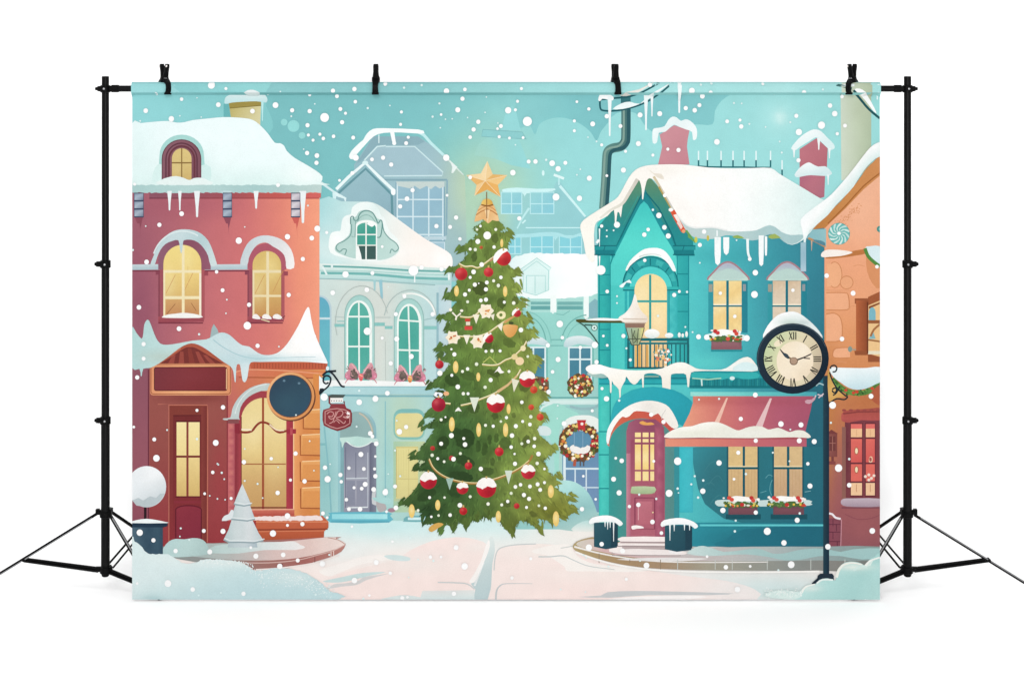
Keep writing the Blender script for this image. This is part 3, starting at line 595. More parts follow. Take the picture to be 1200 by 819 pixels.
# entrance arch
en=Part('entrance_arch',th)
en.P(sm([(715,640),(714,520),(716,488),(722,470),(740,457),(765,453),(790,457),(806,466),(812,474),(810,488),(802,500),(790,508),(790,640)],2),B(G(714,460,810,520,'#2bb0b8','#1fa3b2','#2097a8'),(760,470,30,10,'#24a8b8',.5)))
en.R(702,451,714.5,612,G(702,500,715,500,'#35c2b6','#4bd3c6','#36b9b0'))
for y in (505.5,532.5,572): en.L([(702,y),(722,y)],1.3,'#14868a')
en.P(arch(713.5,792,479,640,38,20),G(714,500,792,500,'#2f9a94','#4a8c86','#5c8a84','#4b8a88'))
en.P(arc(752,517,41,41,185,2,24)+arc(752,521,38,31,0,184,24),G(712,500,795,480,'#d96a52','#d3573f','#cf5446','#c9504c'))
en.P(sm([(710.5,513),(712,503),(718,492),(727,482),(738,474.5),(751,470),(764,469.3),(776,472),(784,477),(791,488),(795,499),(790,502),(784,498),(778,491),(775,489),(771,484),(765,487),(761,483),(750,481.5),(743,482),(738,487),(733,489),(729,488),(722,496),(716,507),(713,520),(711,518)],2),B(G(715,510,790,480,'#f4f7f6','#fdf9f2','#f2ebe2','#f5efe6'),(760,480,10,6,'#e4dfd8',.6)))
en.L([(775,491),(776,486),(780,480)],.7,'#c9c4bd')
do=Part('door',th,'dusty pink front door with nine lit panes and a green letter flap')
do.P([(734,640),(734,505),(737,495),(745,491),(768,491),(776,497),(779,510),(779,640)],G(734,500,779,500,'#a55a72','#9a4a64','#8f4560','#a8526a'))
do.R(734,531,739,628,G(734,0,739,0,'#c98494','#b5647a')).R(739,515,778,629,G(739,520,739,629,'#9a4860','#b0596c','#b65f70'))
do.R(767.5,500,778,629,G(767,0,778,0,'#a34c64','#b96078','#9c4a62'))
do.P(sm([(749,495),(753,493),(758,495),(763,494.5),(767,497),(760,498),(753,497.5)],2),'#eba24e')
for (a,b) in ((744,751),(753,760),(762,766.5)):
    for (c,d,k) in ((506.5,512,0),(514,518,0),(520.5,550,1),(552,563,0)): do.R(a,c,b,d,B('#f6d07a',((a+b)/2,(c+d)/2,5,8,'#fde9ae',.7),step=4))
do.P(sm([(739,576),(740,571),(743,569.5),(767,570),(767,577),(758,578.5),(741,578)],2),G(739,570,739,578,'#b9cc9e','#9fb585'))
do.L([(744,583),(766,583)],1.5,'#93405a').L([(744,583),(744,619),(767,619.5),(767,583)],1.5,'#8a3a52').R(747,587,764,614,G(747,587,764,614,'#c66f7e','#b9606f')).L([(748,590),(748,609)],1,'#dda0a8')
do.P(sm([(740,616),(746,615),(753,616.5),(754,618.5),(746,619),(741,620)],2),'#fdf3f0').E(765,600,.9,.9,'#f3dfa0')
# lower shop front
sf=Part('shop_wall',th)
sf.P(sm([(810,524),(826,523),(900,523),(966,523),(966,612),(930,613),(870,612),(848,607),(836,598),(826,590),(818,572),(813,548)],1),B(G(812,530,966,600,'#2f8a96','#2a7682','#26707c','#24707f','#22697a','#216578'),(835,560,18,26,'#2c6a76',.5)))
for (x,y,s) in ((834,545,1),(838,562,-1),(828,570,1),(840,585,-1)): sf.L([(x-8,y+6),(x-2,y-2),(x+4,y-5),(x+9,y-2*s)],.6,'#3a8088',smooth=3)
sf.L([(897,560),(901,556),(906,559),(903,566),(902,574),(904,580)],.7,'#5fa5ae',smooth=3).L([(891,577),(898,575)],.7,'#5fa5ae').L([(943,576),(950,575)],.7,'#7fb5bc')
sf.R(790,523,796,629,'#2f8f98').R(796,524,812,600,G(796,0,812,0,'#2fb6c2','#3cc3cd','#37b4c2'))
for (xs,tone) in ((((853.5,870.2),(873,887.5)),('#ddbb7c','#d6b078','#cfa975')),(((907,922),(925,940)),('#d9b680','#d0ab7e','#c9a078'))):
    w=Part('window',th)
    w.R(xs[0][0]-2,523,xs[1][1]+2,589,'#1b5664')
    for (a,b) in xs:
        w.R(a,523,b,546,NZ(G(a,523,a,546,tone[0],tone[0]),.05,.35,5,3)).R(a,549.5,b,589,NZ(G(a,549,a,589,tone[1],tone[2]),.05,.35,6,3))
        for k in range(3): w.L([(a+3.5+k*4,550),(a+3.5+k*4,588)],.4,'#bf9a68')
    w.L([(xs[0][0],546.3),(xs[1][1],546.3)],1.2,'#f3dca8')
sf.P(sm([(838,587),(848,585),(888,586),(905,585),(948,585.5),(950,589),(948,592),(900,593),(850,593),(840,592)],2),'#c9dedb')
for (a,b,sd) in ((853.5,887.5,31),(906,942,32)):
    f=Part('flower_box',th); f.R(a-3,602,b+4,608,'#174f5c').R(a,592,b,602.5,G(a,592,a,603,'#5f3f4a','#824c56','#6f434e')); flowers(f,a-6,b+2,580,593,sd,40)
bp=Part('base_course',th)
bp.R(790,612,966,640,B(G(790,620,966,630,'#2793a4','#21808f','#1c6a7e'),(880,633,50,12,'#1c6478',.6)))
bp.L([(820,615),(966,615)],2.2,'#5accd2').P(sm([(840,640),(850,632),(866,622),(885,618.5),(966,618),(966,640)],2),G(840,640,966,620,'#1f7486','#1c6c80','#1b6478'))
# awning
aw=Part('awning',th,'pink striped awning with a snow drift along its edge')
aw.P(sm([(812,464),(860,464),(953,464)],1)[:-2]+[(812,464),(953,464),(950,480),(945,500),(943,508),(796,508),(801,498),(808,484),(812,472)],B(G(800,490,950,490,'#ef9b7a','#d9786c','#c7626c','#b4566c','#ab4f68'),(830,468,30,5,'#c9604f',.6),(900,470,60,6,'#a84a58',.5)))
aw.P([(851,466),(853,466),(842,497),(836,497)],'#f0bca8').P([(902,466.5),(904.5,466.5),(893,501),(885,500)],'#e6bdbd')
aw.R(779.5,512,945,523,G(780,515,945,520,'#e98f72','#de7a6a','#c9626a','#b9586a')).L([(779,513),(945,513.5)],1.6,'#a84a52')
aw.P(sm([(778,511),(784,506),(792,502),(800,500),(811,499),(820,496),(830,494.3),(841,494.5),(851,498),(860,502.5),(866,504),(874,501),(883,499),(893,499.5),(900,503),(906,502),(912,501),(918,503),(925,506),(932,504),(940,504),(946,507),(950,511),(947,513),(930,512),(880,513),(820,512.5),(785,513)],2),
   B(G(800,494,805,513,'#fdfaf3','#fbf8ee','#eceadc'),(810,508,30,3,'#e2e4cf',.6),(880,508,40,4,'#eef0ea',.5)))
# snow roof
rs=Part('roof_snow',th)
rs.P(sm([(681,272),(680,264),(685,257),(700,247),(716,237),(724,231),(730,221),(737,208),(745,199),(756,194.5),(772,193),(800,193),(830,196.5),(860,197.5),(885,197),(903,197),(912,203),(925,211),(942,221),(955,229),(964,234),(975,240),(962,262),(950,272),(940,282),(928,287),(918,283),(908,275),(899,275.5),(888,281),(876,281.5),(862,277),(850,276),(836,280),(824,280),(812,277.5),(804,270),(796,258),(786,243),(778,230),(772,220),(767,212),(761,209),(757.5,213),(754.5,227),(753.8,233),(752.4,233),(752,222),(749.5,212),(746,213),(738,226),(731,237),(729,244),(727.5,255),(726,250),(723.5,249),(722,261),(720.5,261),(719.5,246),(712,253),(703,258),(698,262),(696,275),(696.5,306),(690,304),(686,296),(684,284)],2),
   B(G(680,260,965,250,'#fbf7ec','#f9f4ea','#fcf6ef','#fdfaf6','#f8fcfa','#eaf7f4','#d5efec'),(830,215,60,20,'#fffefb',.7),(780,200,30,6,'#f6f2e8',.6),(900,205,30,10,'#fdfffe',.6)))
rs.P(sm([(757,196),(770,208),(778,210),(775,204),(766,203)],2),'#e9dfcf')
rs.L([(747,210),(737,227),(729,239),(716,246),(703,256)],4.2,G(745,210,700,258,'#cfc9bd','#dedacb','#e9e6da'),2.5,smooth=3)
rs.L([(766,207),(775,222),(786,241),(797,259),(806,270)],3,G(766,207,806,270,'#d3c29a','#c9c7bd','#c3d2d0'),2,smooth=3)
rs.L([(772,219),(786,244)],2,'#b49a4e',1.4)
rs.P(sm([(798,258),(806,265),(816,268),(828,266),(838,267.5),(850,270.5),(862,271.5),(875,271),(886,270),(895,266),(902,264),(909,266.5),(916,272),(926,275.5),(936,275),(942,276),(938,282),(928,286.5),(918,283),(908,275),(899,275.5),(888,281),(876,281.5),(862,277),(850,276),(836,280),(824,280),(812,277.5),(804,270)],2),G(800,270,940,280,'#bccfcd','#bcd3d1','#a9cacb','#a5c8ca'))
rs.L([(795,254),(805,264),(818,267),(835,266.5),(852,270)],1.6,'#e9ecea',smooth=3)
gs=Part('roof_garland',th)
gs.P([(806,271),(813,283),(806,278)],'#6aa04a').L([(804,270),(812,281),(815,284)],2.4,'#5f9f4f').P(sm([(858,278),(864,275.5),(872,279),(864,279.5)],2),'#8fae52').P(sm([(900,277),(908,274),(916,280),(914,279),(904,280)],2),'#9db255').E(815.5,281,1.8,3.6,'#d0c84a').E(829.5,279,1.6,3.4,'#c9b94a')
gs.L([(788,247),(793,257),(801,271)],5.4,'#e2502f').P([(789,252),(793,251),(797,259),(795,262)],'#f9e7df').P([(793,261),(797,259),(800,266),(798,269)],'#f6d3c6').E(801,271,2.2,2.2,'#f39a6a').E(786,246,2.6,2.2,'#fdfbf6')
ic=Part('icicle',th)
for a in ((841,278,311,7.5),(851,278,299,7),(892,276,312,6),(897.5,277,300,3)): ic.ice(*a,'#f6fbfa',.75)
ic.L([(876,280),(876.5,296),(879,303)],3,'#effaf9',2.6,smooth=3).R(839.5,270,841,277,'#f3fafa').ice(702.5,268,289,1.8).ice(702.5,300,316,2).E(704,316.5,5.5,5.5,'#fdfffe').L([(699,285),(702,281)],3,'#f4fbfa').E(723,263.5,3.6,3.6,'#f8fdfc')
# ================================================================== ORANGE HOUSE
tw=Part('printed_tower',backdrop,'pale green chimney tower at the right edge of the picture')
tw.P([(985,97),(1021,97),(1021,200),(986,212)],B(G(985,150,1021,150,'#cfdac6','#c6d3ba','#bccbad','#aebfa0'),(1010,130,12,16,'#b9c7a8',.6)))
tw.L([(999,106),(1007,115),(1018,128),(1031,139)],2.8,'#1d5157',smooth=3).P(sm([(1000,105),(1006,104),(1013,108),(1020,118),(1027,132),(1024,131),(1014,118),(1007,111)],2),'#fdfffe').L([(1028.5,99),(1028,117)],2.4,'#e9fbfb',1.4).L([(979,99.5),(986,101),(997,104)],3,'#3a6a68').L([(984,99),(1000,100)],3,'#f1fbfb')
oh=Part('printed_house',backdrop,'orange stone house at the right edge with a steep snowy eave')
oh.P([(966,262),(1031,196),(1031,641),(966,641)],B(G(1000,200,1000,640,'#f6b48e','#f4aa82','#f2a377','#efa172','#e5955f','#d0804a','#c07048','#a85f55','#9f5658','#8f4f58'),(1010,250,26,40,'#f8b994',.6),(972,500,6,80,'#c47a3f',.7),(1015,470,22,14,'#bf6a3c',.6),(1012,620,26,20,'#a3585a',.6)))
oh.P([(1031,182),(1031,206),(1012,222),(990,245),(976,258),(967,267),(952,269),(965,255),(985,236),(1003,215),(1015,198)],G(955,268,1031,190,'#c17a3a','#cf8747','#d3894e'))
oh.L([(1031,203),(1012,218),(992,240),(970,262)],1.6,'#a9622c',smooth=2)
r_=random.Random(4)
for i in range(90):
    t=r_.random(); x=980+t*26+r_.gauss(0,3); y=262-t*24+r_.gauss(0,3)+4; oh.E(x,y,.7,.7,'#dd9463',n=5)
oh.P([(952,269),(968,268),(968,290),(945,279)],G(945,280,968,270,'#7fb9c2','#8fc0c4')).L([(947,279),(956,283),(967,289)],2.6,'#c08a5a').P(sm([(952,281),(962,282),(967,285),(966,288),(958,285)],2),'#4f8596').ice(951,282,294,2,'#c9a58a')
es=Part('roof_snow',oh)
es.P(sm([(938,262),(938.5,257),(944,251),(953,244),(964,236),(974,228),(985,216),(996,203),(1006,190),(1016,177),(1021,172),(1026,168.5),(1034,167),(1034,181),(1026,186),(1017,194),(1008,206),(1000,219),(990,230),(980,240),(970,252),(962,259),(953,267),(948,270),(947,275),(944.5,280),(943.5,290),(941.8,290),(941.5,280),(940,270)],2),B(G(960,230,985,250,'#f4fbfa','#fdfefd','#dcefec','#c3e2e0'),(1025,172,10,8,'#ffffff',.8),(943,262,6,10,'#ffffff',.8)))
es.R(938,284,944.5,318,G(938,285,945,318,'#9cc3d0','#8fb6c8','#b0cbd9'))
cd=Part('candy_swirl',oh,'round teal peppermint swirl on the orange wall')
cd.E(983,274,12.8,12.8,'#3f9f9e').E(983,274,12.2,12.2,'#5fb9b3')
for k in range(11):
    a=k*2*math.pi/11; cd.P(sm([(983+2*math.cos(a),274+2*math.sin(a)),(983+7*math.cos(a+.25),274+7*math.sin(a+.25)),(983+12*math.cos(a+.75),274+12*math.sin(a+.75)),(983+12*math.cos(a+1.0),274+12*math.sin(a+1.0)),(983+7*math.cos(a+.5),274+7*math.sin(a+.5))],2),'#cfebe4' if k%2 else '#bfe2dc')
cd.E(983,273.5,2.2,2,'#fbfffd')
cd2=Part('candy_swirl',oh); cd2.E(1031,268.5,3.8,3.8,'#3f8f86').E(1031,268.5,1.6,1.6,'#8fc0b4')
oh.P(sm([(968,296),(985,297),(1000,294),(1015,292),(1015,297),(1000,300),(985,302),(968,303)],2),'#c0733a').P(sm([(962,300),(963,296),(968,293),(975,292.5),(985,293),(995,294.5),(999,296),(994,298),(985,300),(972,301),(965,301.5)],2),'#f9efe6')
for q in (arc(978,322,8.5,15,120,-120,16),): oh.P([(969,309)]+q+[(969,336)],'#f3ac7c').L(q,.9,'#cf8452')
oh.P(ell(992,331,7.5,7.5),'#f0a676').L(ell(992,331,7.5,7.5)+[(999.5,331)],.9,'#cf8452')
for (q) in ([(968,343),(990,343),(994,347),(995,358),(992,363),(968,363)],[(968,368),(978,367),(985,373),(987,387),(984,399),(968,400)],[(996,407),(980,408),(976,413),(978,419),(996,419)]):
    c_=sm(q,3,False); oh.P(c_,'#f3ab7e').L(c_,1.1,'#cf824f')
for (x,y) in ((1006,312),(1000,360),(1006,390),(985,425)): oh.L(sm([(x-6,y),(x,y-1.5),(x+7,y)],3,False),.7,'#dd9262')
oh.L([(967,340),(1000,340.5)],.7,'#dd9262').L([(967,404),(990,404)],.7,'#dd9262')
oh.E(996,409,2.6,3.4,'#7f958c').L([(998,409.5),(1003,409.5)],1.2,'#8f9a90')
oh.P(sm([(1015,300),(1022,304),(1031,310),(1031,338),(1022,332),(1016,318)],2),'#dd8f5c')
gl=Part('garland',oh); gl.P(sm([(1014,290),(1020,288.5),(1031,288.5),(1034,300),(1031,312),(1024,306),(1018,299)],2),'#d9eef2').L([(1013.5,291),(1017,300),(1024,307),(1031,312)],4,'#4f8a3a',smooth=3)
ow=Part('window',oh,'brown framed window with small blue and yellow panes')
ow.P([(1017,348),(1031,341.5),(1031,424),(1017,424)],'#a3542f').R(1001.5,349.5,1018,356,'#9c5230').R(1003,352,1017,412,G(1003,0,1017,0,'#bb6238','#a24f2c','#8f4527')).P([(1001,411),(1018,411),(1020,416),(1031,418),(1031,424),(1017,424),(1017,416),(1002,416)],'#98502e')
ow.P([(1017,358),(1031,352),(1031,418),(1017,414)],'#f0c285').P([(1018,359),(1031,354),(1031,356),(1018,362)],'#8a4a28').P(arch(1018,1026,360,375,7),'#74b6c4').R(1017,375,1031,379,'#9c5a34').L([(1017,398),(1031,400)],2,'#a0673c').P([(1018,397),(1023,388),(1026,397)],'#7fb4bb').L([(1020,394),(1024,386),(1031,380)],2.4,'#a86a3c',smooth=2).R(1017,411,1031,415,'#e9dfc0').L([(1016.5,354),(1016.5,414)],1.8,'#6f3520')
sg=Part('garland',oh,'swag of snow and greenery below the brown window')
sg.L([(975,444),(983,452),(992,458),(1004,460.5),(1016,459),(1026,453),(1033,447)],6,NZ('#4f8038',.35,.5,3,2),smooth=4)
r_=random.Random(12)
for i in range(70):
    t=r_.random(); x=975+56*t; y=444+16.5*math.sin(math.pi*min(1,t*1.08))**.8; sg.E(x+r_.gauss(0,1.2),y+r_.gauss(0,2),1.7,1.1,r_.choice(['#3f6e2e','#5d9340','#6fa048','#2f5a28']),rot=r_.uniform(0,3),n=7)
sg.P(sm([(972,434),(974,430),(982,430.5),(1000,431),(1015,431),(1034,430),(1034,445),(1026,450),(1015,455),(1004,456.5),(994,454),(985,448),(977,442)],2),B(G(1000,430,1000,456,'#f0f8f9','#d9edf1','#c3e0e8'),(985,440,12,8,'#f3fafa',.5)))
for (x,y) in ((1004,459),(1000,460),(1022,455),(991,457)): sg.E(x,y,2.1,1.9,'#d4452f',n=9)
sg.P(sm([(1019,463),(1026,454),(1034,451),(1034,474),(1024,471)],2),'#b4573a')
lw=Part('window',oh,'red lit shop window under a carved red hood')
lw.R(990,484,1031,586,B('#7d3a42',(992,530,3,40,'#5f2530',.6))).R(986.5,500,991,584,'#8f5a50')
lw.P(sm([(986,492),(986,485),(991,481),(1005,479.5),(1020,478.5),(1034,478),(1034,492),(1010,492),(995,495),(989,494)],2),G(986,480,986,494,'#a8483f','#c65a50','#b04a48')).L([(988,484.5),(1005,482.5),(1031,482)],1.6,'#8a3a38')
for k in range(6): lw.E(989+8*k,480.5,2.6,1.5,'#9c4440',n=8)
for (a,b) in ((997,1010),(1014.5,1025)):
    lw.R(a-1,495,b+1,582,'#6a2c36')
    lw.R(a,496.5,b,502,'#ea6a62').R(a,502,b,512,'#f2bd8c').R(a,514,b,541.5,G(a,514,b,541,'#e8685c','#d9544f')).R(a,543.5,b,563.5,'#e56458').R(a,565.5,b,580,'#f4c496').L([((a+b)/2,567),((a+b)/2,576)],.8,'#c98a62').L([((a+b)/2,503),((a+b)/2,511)],.8,'#d9a273')
for (x,y) in ((1003.5,528),(1003.5,550)): lw.E(x,y,2.6,4.6,'#b4604a').E(x,y,1.6,3.4,'#f3dfb4')
lw.P(sm([(1018,541),(1019,535),(1022,535),(1022,541)],2),'#f3c9a4').E(1020,538,1.5,2.6,'#a8504a')
for (x,y) in ((1014,558),(1018,556),(1021,560),(1024,557),(1018,562)): lw.E(x,y,1.8,1.8,'#f3dccb',n=8)
lw.P(sm([(985,588),(988,584),(1000,583.5),(1034,584),(1034,593),(1000,593.5),(988,592)],2),G(985,584,985,594,'#c3b0bb','#a58d9c')).L([(986,594.5),(1031,594.5)],1.6,'#7d4450')
wl=Part('wall_lantern',oh); wl.R(970,507,981,535,G(970,0,981,0,'#8a4a44','#9c5850','#7d3f3c')).P([(969,508),(974,503),(982,508)],'#7a3a38').R(972,511,979,528,'#6f3836').R(974,535,977,541,'#7a3c3a').R(970,540,979,544,'#8a4240')
for q in ([(975.5,511),(975.5,528)],[(972,519),(979,519)]): wl.L(q,.7,'#a86a5e')
bx=Part('brick_pier',oh); bx.P([(970,607),(984,607),(986,612),(986,646),(970,646)],G(970,0,986,0,'#86404f','#8f4a58','#7d3f4c'))
for y in (614,623,634): bx.L([(970,y),(985,y)],.9,'#5f2a3c')
for (x,y) in ((976,608),(980,614),(976,623),(981,634)): bx.L([(x,y),(x,y+8)],.8,'#5f2a3c')
bx.L([(970,601),(975,602),(979,606),(985,607.5)],2.4,'#f0e9ee',smooth=3).L([(986,608),(985,645)],1,'#c98a94')
oh.L([(990,602),(1005,608),(1020,607),(1031,603)],1,'#8a4650',smooth=3)
# ================================================================== RED HOUSE
rh=Part('printed_house',backdrop,'red and orange shop house with a white snow roof printed at the left edge')
c=Part('chimney',rh,'mustard chimney under a thick snow cap')
c.P([(262,122),(270,122),(272,140),(262,140)],'#62b4b6').P([(268,121),(306,118),(305,147),(271,140)],G(270,120,306,140,'#b8a95c','#cfc384','#ddd5a4')).P([(268,120),(306,117),(306,124),(269,127)],'#a08c40').L([(269,127),(306,124)],.9,'#7d6c2c')
c.P(sm([(263,121),(264,115),(268,112),(275,110.5),(285,109.5),(291,106),(298,105.5),(304,108),(311,112),(313.5,117),(312,120.5),(308,120),(300,119),(285,119.5),(272,120.5),(266,122)],2),G(280,106,280,121,'#e9eeee','#d9f0f0','#bfe6e8')).ice(307.5,119,142,3,'#b8ecee')
rh.P([(155,215),(374.5,215),(374,640),(155,640)],B(G(155,330,374,330,'#a2596a','#b2606c','#c5686e','#d36e6e','#e7816e','#f99c78'),(215,240,60,16,'#a85565',.6),(300,350,50,60,'#cf6a6c',.4),(290,395,60,20,'#d9706a',.5),(352,330,14,90,'#f6936c',.4),(165,360,18,60,'#8f4a62',.5)))
rh.P(rect(175,226,376,232),G(155,228,376,228,'#8a4f62','#93505f','#a34c55','#c4534e','#d9605a')).L([(175,232.5),(374,232.5)],1.3,G(155,0,374,0,'#6f3548','#8a3a42','#b94a48'))
rs=Part('roof_snow',rh)
rs.P(sm([(153,147),(165,144.5),(180,143),(197,142),(207,144),(216,143.5),(226,141),(245,139),(262,137.5),(278,138),(292,139.5),(300,143),(308,150),(315,158),(322,167.5),(328,168),(333,171),(336,177),(345,185),(357,192),(370,200),(378,207),(376,214),(371,218),(153,218)],2),
   B(G(250,138,250,218,'#eefdfd','#f0fefe','#ebfbfa','#daf3ef'),(165,180,20,50,'#dff6f4',.7),(360,205,24,14,'#f6fdfb',.8),(235,200,14,20,'#d3f0ec',.6)))
rs.P(rough(rect(153,217,377,226),.7,2.5,2),G(155,217,376,226,'#a9cfcd','#b2d3d0','#a3c9c8','#bcd3ce'))
ic=Part('icicle',rh)
for a in ((198.7,224,247,5.4),(210.8,224,247,4.2),(231,224,255,7),(300.2,224,245,6),(355,224,262,8)): ic.ice(*a,'#eaf2f3',.35)
ic.P(sm([(258,224),(272,224),(268,229),(267,240),(265,240),(264,230)],2),'#bcd9db')
dm=Part('dormer',rh,'round topped dormer window in a dark red frame')
dm.P([(186,197)]+arch(187,239,158,193,24)[1:-1]+[(240,194),(236,195),(188,196)],'#a4d9d3').P(sm([(178,214),(182,196),(190,193),(192,212)],2),'#d7f2ee').P(sm([(236,194),(247,196),(246,214),(236,212)],2),'#cfeeea')
dm.P(arch(189.5,236,163.5,211,23),G(190,164,236,200,'#8f5f6c','#85525f','#7d4c58')).L(arch(194.5,231,168,211,19),1.6,'#5f3340').L(arch(198,228,171.5,211,16),2.2,'#6a3540').L(arch(190,235.5,164,211,23),1,'#663844')
dm.P(arch(201.5,224.5,174,211,12),B(G(213,174,213,211,'#dcc178','#d8bd74','#cfae66'),(207,200,6,10,'#e6cf8e',.5))).L([(213,174),(213,211)],1.4,'#8f6f3a').L([(201.5,191),(224.5,191)],1.6,'#8a6a38')
dm.P(sm([(185,216.5),(189,211),(197,208),(206,206.5),(215,208.5),(222,211.5),(227,209),(236,208.5),(243,211),(248,216.5)],2),'#e6f4f1')
for (a,b) in ((157,168.5),(261,272),(341,352)):
    k=Part('eave_bracket',rh); k.R(a,226,b,255,'#3d4660')
    for j in range(3):
        y=227+9.5*j; k.R(a+.6,y,b-.6,y+7.6,G(a,y,b,y+7,'#7d90a8','#b9c6d4','#6a7890') if a<300 else G(a,y,b,y+7,'#b5aeb8','#e4dde2','#a39aa8'))
    k.P([(a+1,255),(b-1,255),(b-4,268),(b-3,280),(b-5,262),(a+4,262)],'#8f4656' if a<300 else '#d05a52')
# string course
sc=Part('string_course',rh); 
for (a,b) in ((153,193),(236,296)): sc.P([(a,310),(b,309.5),(b,316),(a,316.5)],G(a,310,a,316,'#c5d5da','#a9c0c8')).L([(a,317.5),(b,317.5)],1.6,'#7a3545')
for (x0,x1,yt,yb,tone) in ((191.5,236,287,372,('#f0d87e','#eecf78','#dfb96a','#cb8f58')),(296,329.5,294,372,('#d9b866','#dbb968','#d2a65e','#c58a4c'))):
    w=Part('window',rh); W=x0<250
    w.P(arch(x0-6,x1+(11 if W else 6),yt-9,316,26 if W else 24),G(x0,yt,x1+10,yt,'#8f5a6e','#85495c','#95566a') if W else '#b25566')
    w.R(x0-4,316,x1+4,374,G(x0-4,0,x1+4,0,'#a34f5a','#8f4048','#b0545a')).R(x0-9,318,x0-4,322,'#8a3f50').R(x0-6,322,x0-4,372,'#8a4250').R(x1+3,318,x1+8,323,'#9c4450')
    w.P(arch(x0,x1,yt,yb),B(G(x0,yt,x0,yb,*tone),(x0+6,yt+45,8,20,'#f7ecb0',.4),((x0+x1)/2+6,yt+20,8,14,'#fbeaa4',.4)))
    w.L([(x0+3,yb-28),(x0+14,yb-50)],.6,tone[3]).L([(x0+24,yb-30),(x0+36,yb-55)],.6,tone[3]).L([(x1-16,yb-60),(x1-15,yb-30)],.5,tone[2])
    m='#f2e3b2' if W else '#ead8a8'; cx=(x0+x1)/2+1
    w.R(cx-1.6,yt+1,cx+1.6,yb,m).R(x0,316.5,x1,319.8,m).R(x0,(347 if W else 345.5),x1,(350.5 if W else 348),m).R(x0+ (0 if W else 0),319,x0+2.2,yb,m)
    if W: w.R(x1-2.5,320,x1,yb,'#f6ead0').R(x0+3,351,x1-3,371,G(x0,351,x0,371,'#d5a262','#c48452')).R(cx-1.6,350,cx+1.6,371,m).L([(x0+4,368),(x0+14,356)],.7,'#8f5a34').L([(x1-12,355),(x1-6,364)],.7,'#8f5a34')
    w.P([(x0-6,371),(x1+3,371),(x1+3,377),(x0-6,378)],G(x0,371,x0,378,'#a84c56','#96404c')).L([(x0-6,378.5),(x1+2,378.5)],1.4,'#7a2f3e')
    if W: w.P(sm([(190,371),(197,368.5),(206,367.5),(214,366.5),(226,367.5),(236,370),(234,372.5),(195,372.5)],2),'#f3f2ee')
    else:
        for (a,b) in ((296,305),(307.5,318),(320,331)): w.P(sm([(a,373),(a+1,369),((a+b)/2,368),(b-1,371),(b,374)],2),'#f3eeea')
        w.L([(x1,374),(334,370)],1,'#7a3a3a').L([(306,374),(316,377)],1.4,'#d9c9a0')
    if W: w.P(sm([(176,311),(180,300),(185,289),(191,280),(199,273),(208,269.5),(217,268.8),(227,270),(236,274),(244,282),(249,293),(253,305),(254,311),(247,311.5),(244,300),(239,291),(232,284),(224,281),(216,281.5),(214.5,285),(213.5,294),(212,297),(210.8,290),(209,281.5),(202,282.5),(194,286),(188,293),(184,302),(181,311)],2),G(180,270,250,310,'#b6d1d4','#c6dadd','#b0cccf','#cfdfdf'))
    else: w.P(sm([(281.5,310),(284,298),(289,287),(296,280),(305,276.5),(314,276),(325,278.5),(334,283.5),(341,292),(344.5,303),(344.5,314),(336,315),(335,307),(333,299),(327,293),(320,289),(314,285),(308,284.5),(301,287.5),(295,295),(291.5,303),(290,310)],2),G(283,280,344,310,'#bccdd2','#cfd9dc','#dfdfe0','#f4efec'))
    if W: w.L(arc(214,311,36,40,160,60),1.6,'#d9e8e8')
# ground floor
rh.R(155,430,175,640,G(155,430,155,640,'#905060','#985260','#8e4656')).L([(174,433),(174,640)],1.4,'#6a2a38')
pw=Part('porch',rh)
pw.R(175,425,268,640,B(G(220,460,220,640,'#9c5048','#984a44','#983f40','#9a343a'),(230,466,40,6,'#7d3430',.7),(258,560,10,60,'#a83a40',.5)))
pw.P([(180,428),(200,416),(222,404),(232,407),(250,418),(268,428)],'#7a302c')
for k in range(5): pw.P([(196+13*k,428),(203+13*k,428),(206+9*k,408+abs(k-2)*4),(202+9*k,408+abs(k-2)*4)],'#9c443a' if k!=2 else '#8a3830')
pw.L([(178,429),(200,416),(215,406),(223,404.5),(231,406),(250,417),(270,428)],4.4,'#b0523c',smooth=3).L([(190,421),(212,408)],1,'#d07a5a')
do=Part('door',rh,'dark red door with four yellow panes')
do.L([(185,473.5),(198,473.5),(198,640)],1.1,'#bd6a58').R(198.5,474,243,640,G(198,474,198,640,'#85382f','#80322f','#8f2c34')).L([(198.5,474.5),(243,474.5),(243.5,486),(243,635)],1.2,'#c06a55').R(203,486,241,640,G(203,486,203,640,'#74292a','#7d2a2c','#8f2c36')).L([(203,487),(237,486.5)],1,'#5f2022')
do.R(236,476,242,640,G(236,0,242,0,'#8a3a34','#7a2f2c'))
for (a,b) in ((207,218.5),(221,234)):
    for (y0,y1,t) in ((494.5,533.5,('#f6e3a0','#f0d68c')),(536,581,('#edd087','#d9b468'))): do.R(a,y0,b,y1,G(a,y0,a,y1,*t))
do.R(218.5,494,221,582,'#8a3a34').L([(206,493.5),(235,493.5)],1,'#4f1a1e').L([(205,582),(236,582)],1.6,'#6a2028').L([(204,588),(236,588)],3,'#8a2c36')
do.P(arch(206,236,592,632,5),G(206,592,236,632,'#8f2f3c','#85283a')).L(arch(206,236,592,632,5),1.4,'#651c28').L([(206,632),(236,632)],1,'#651c28')
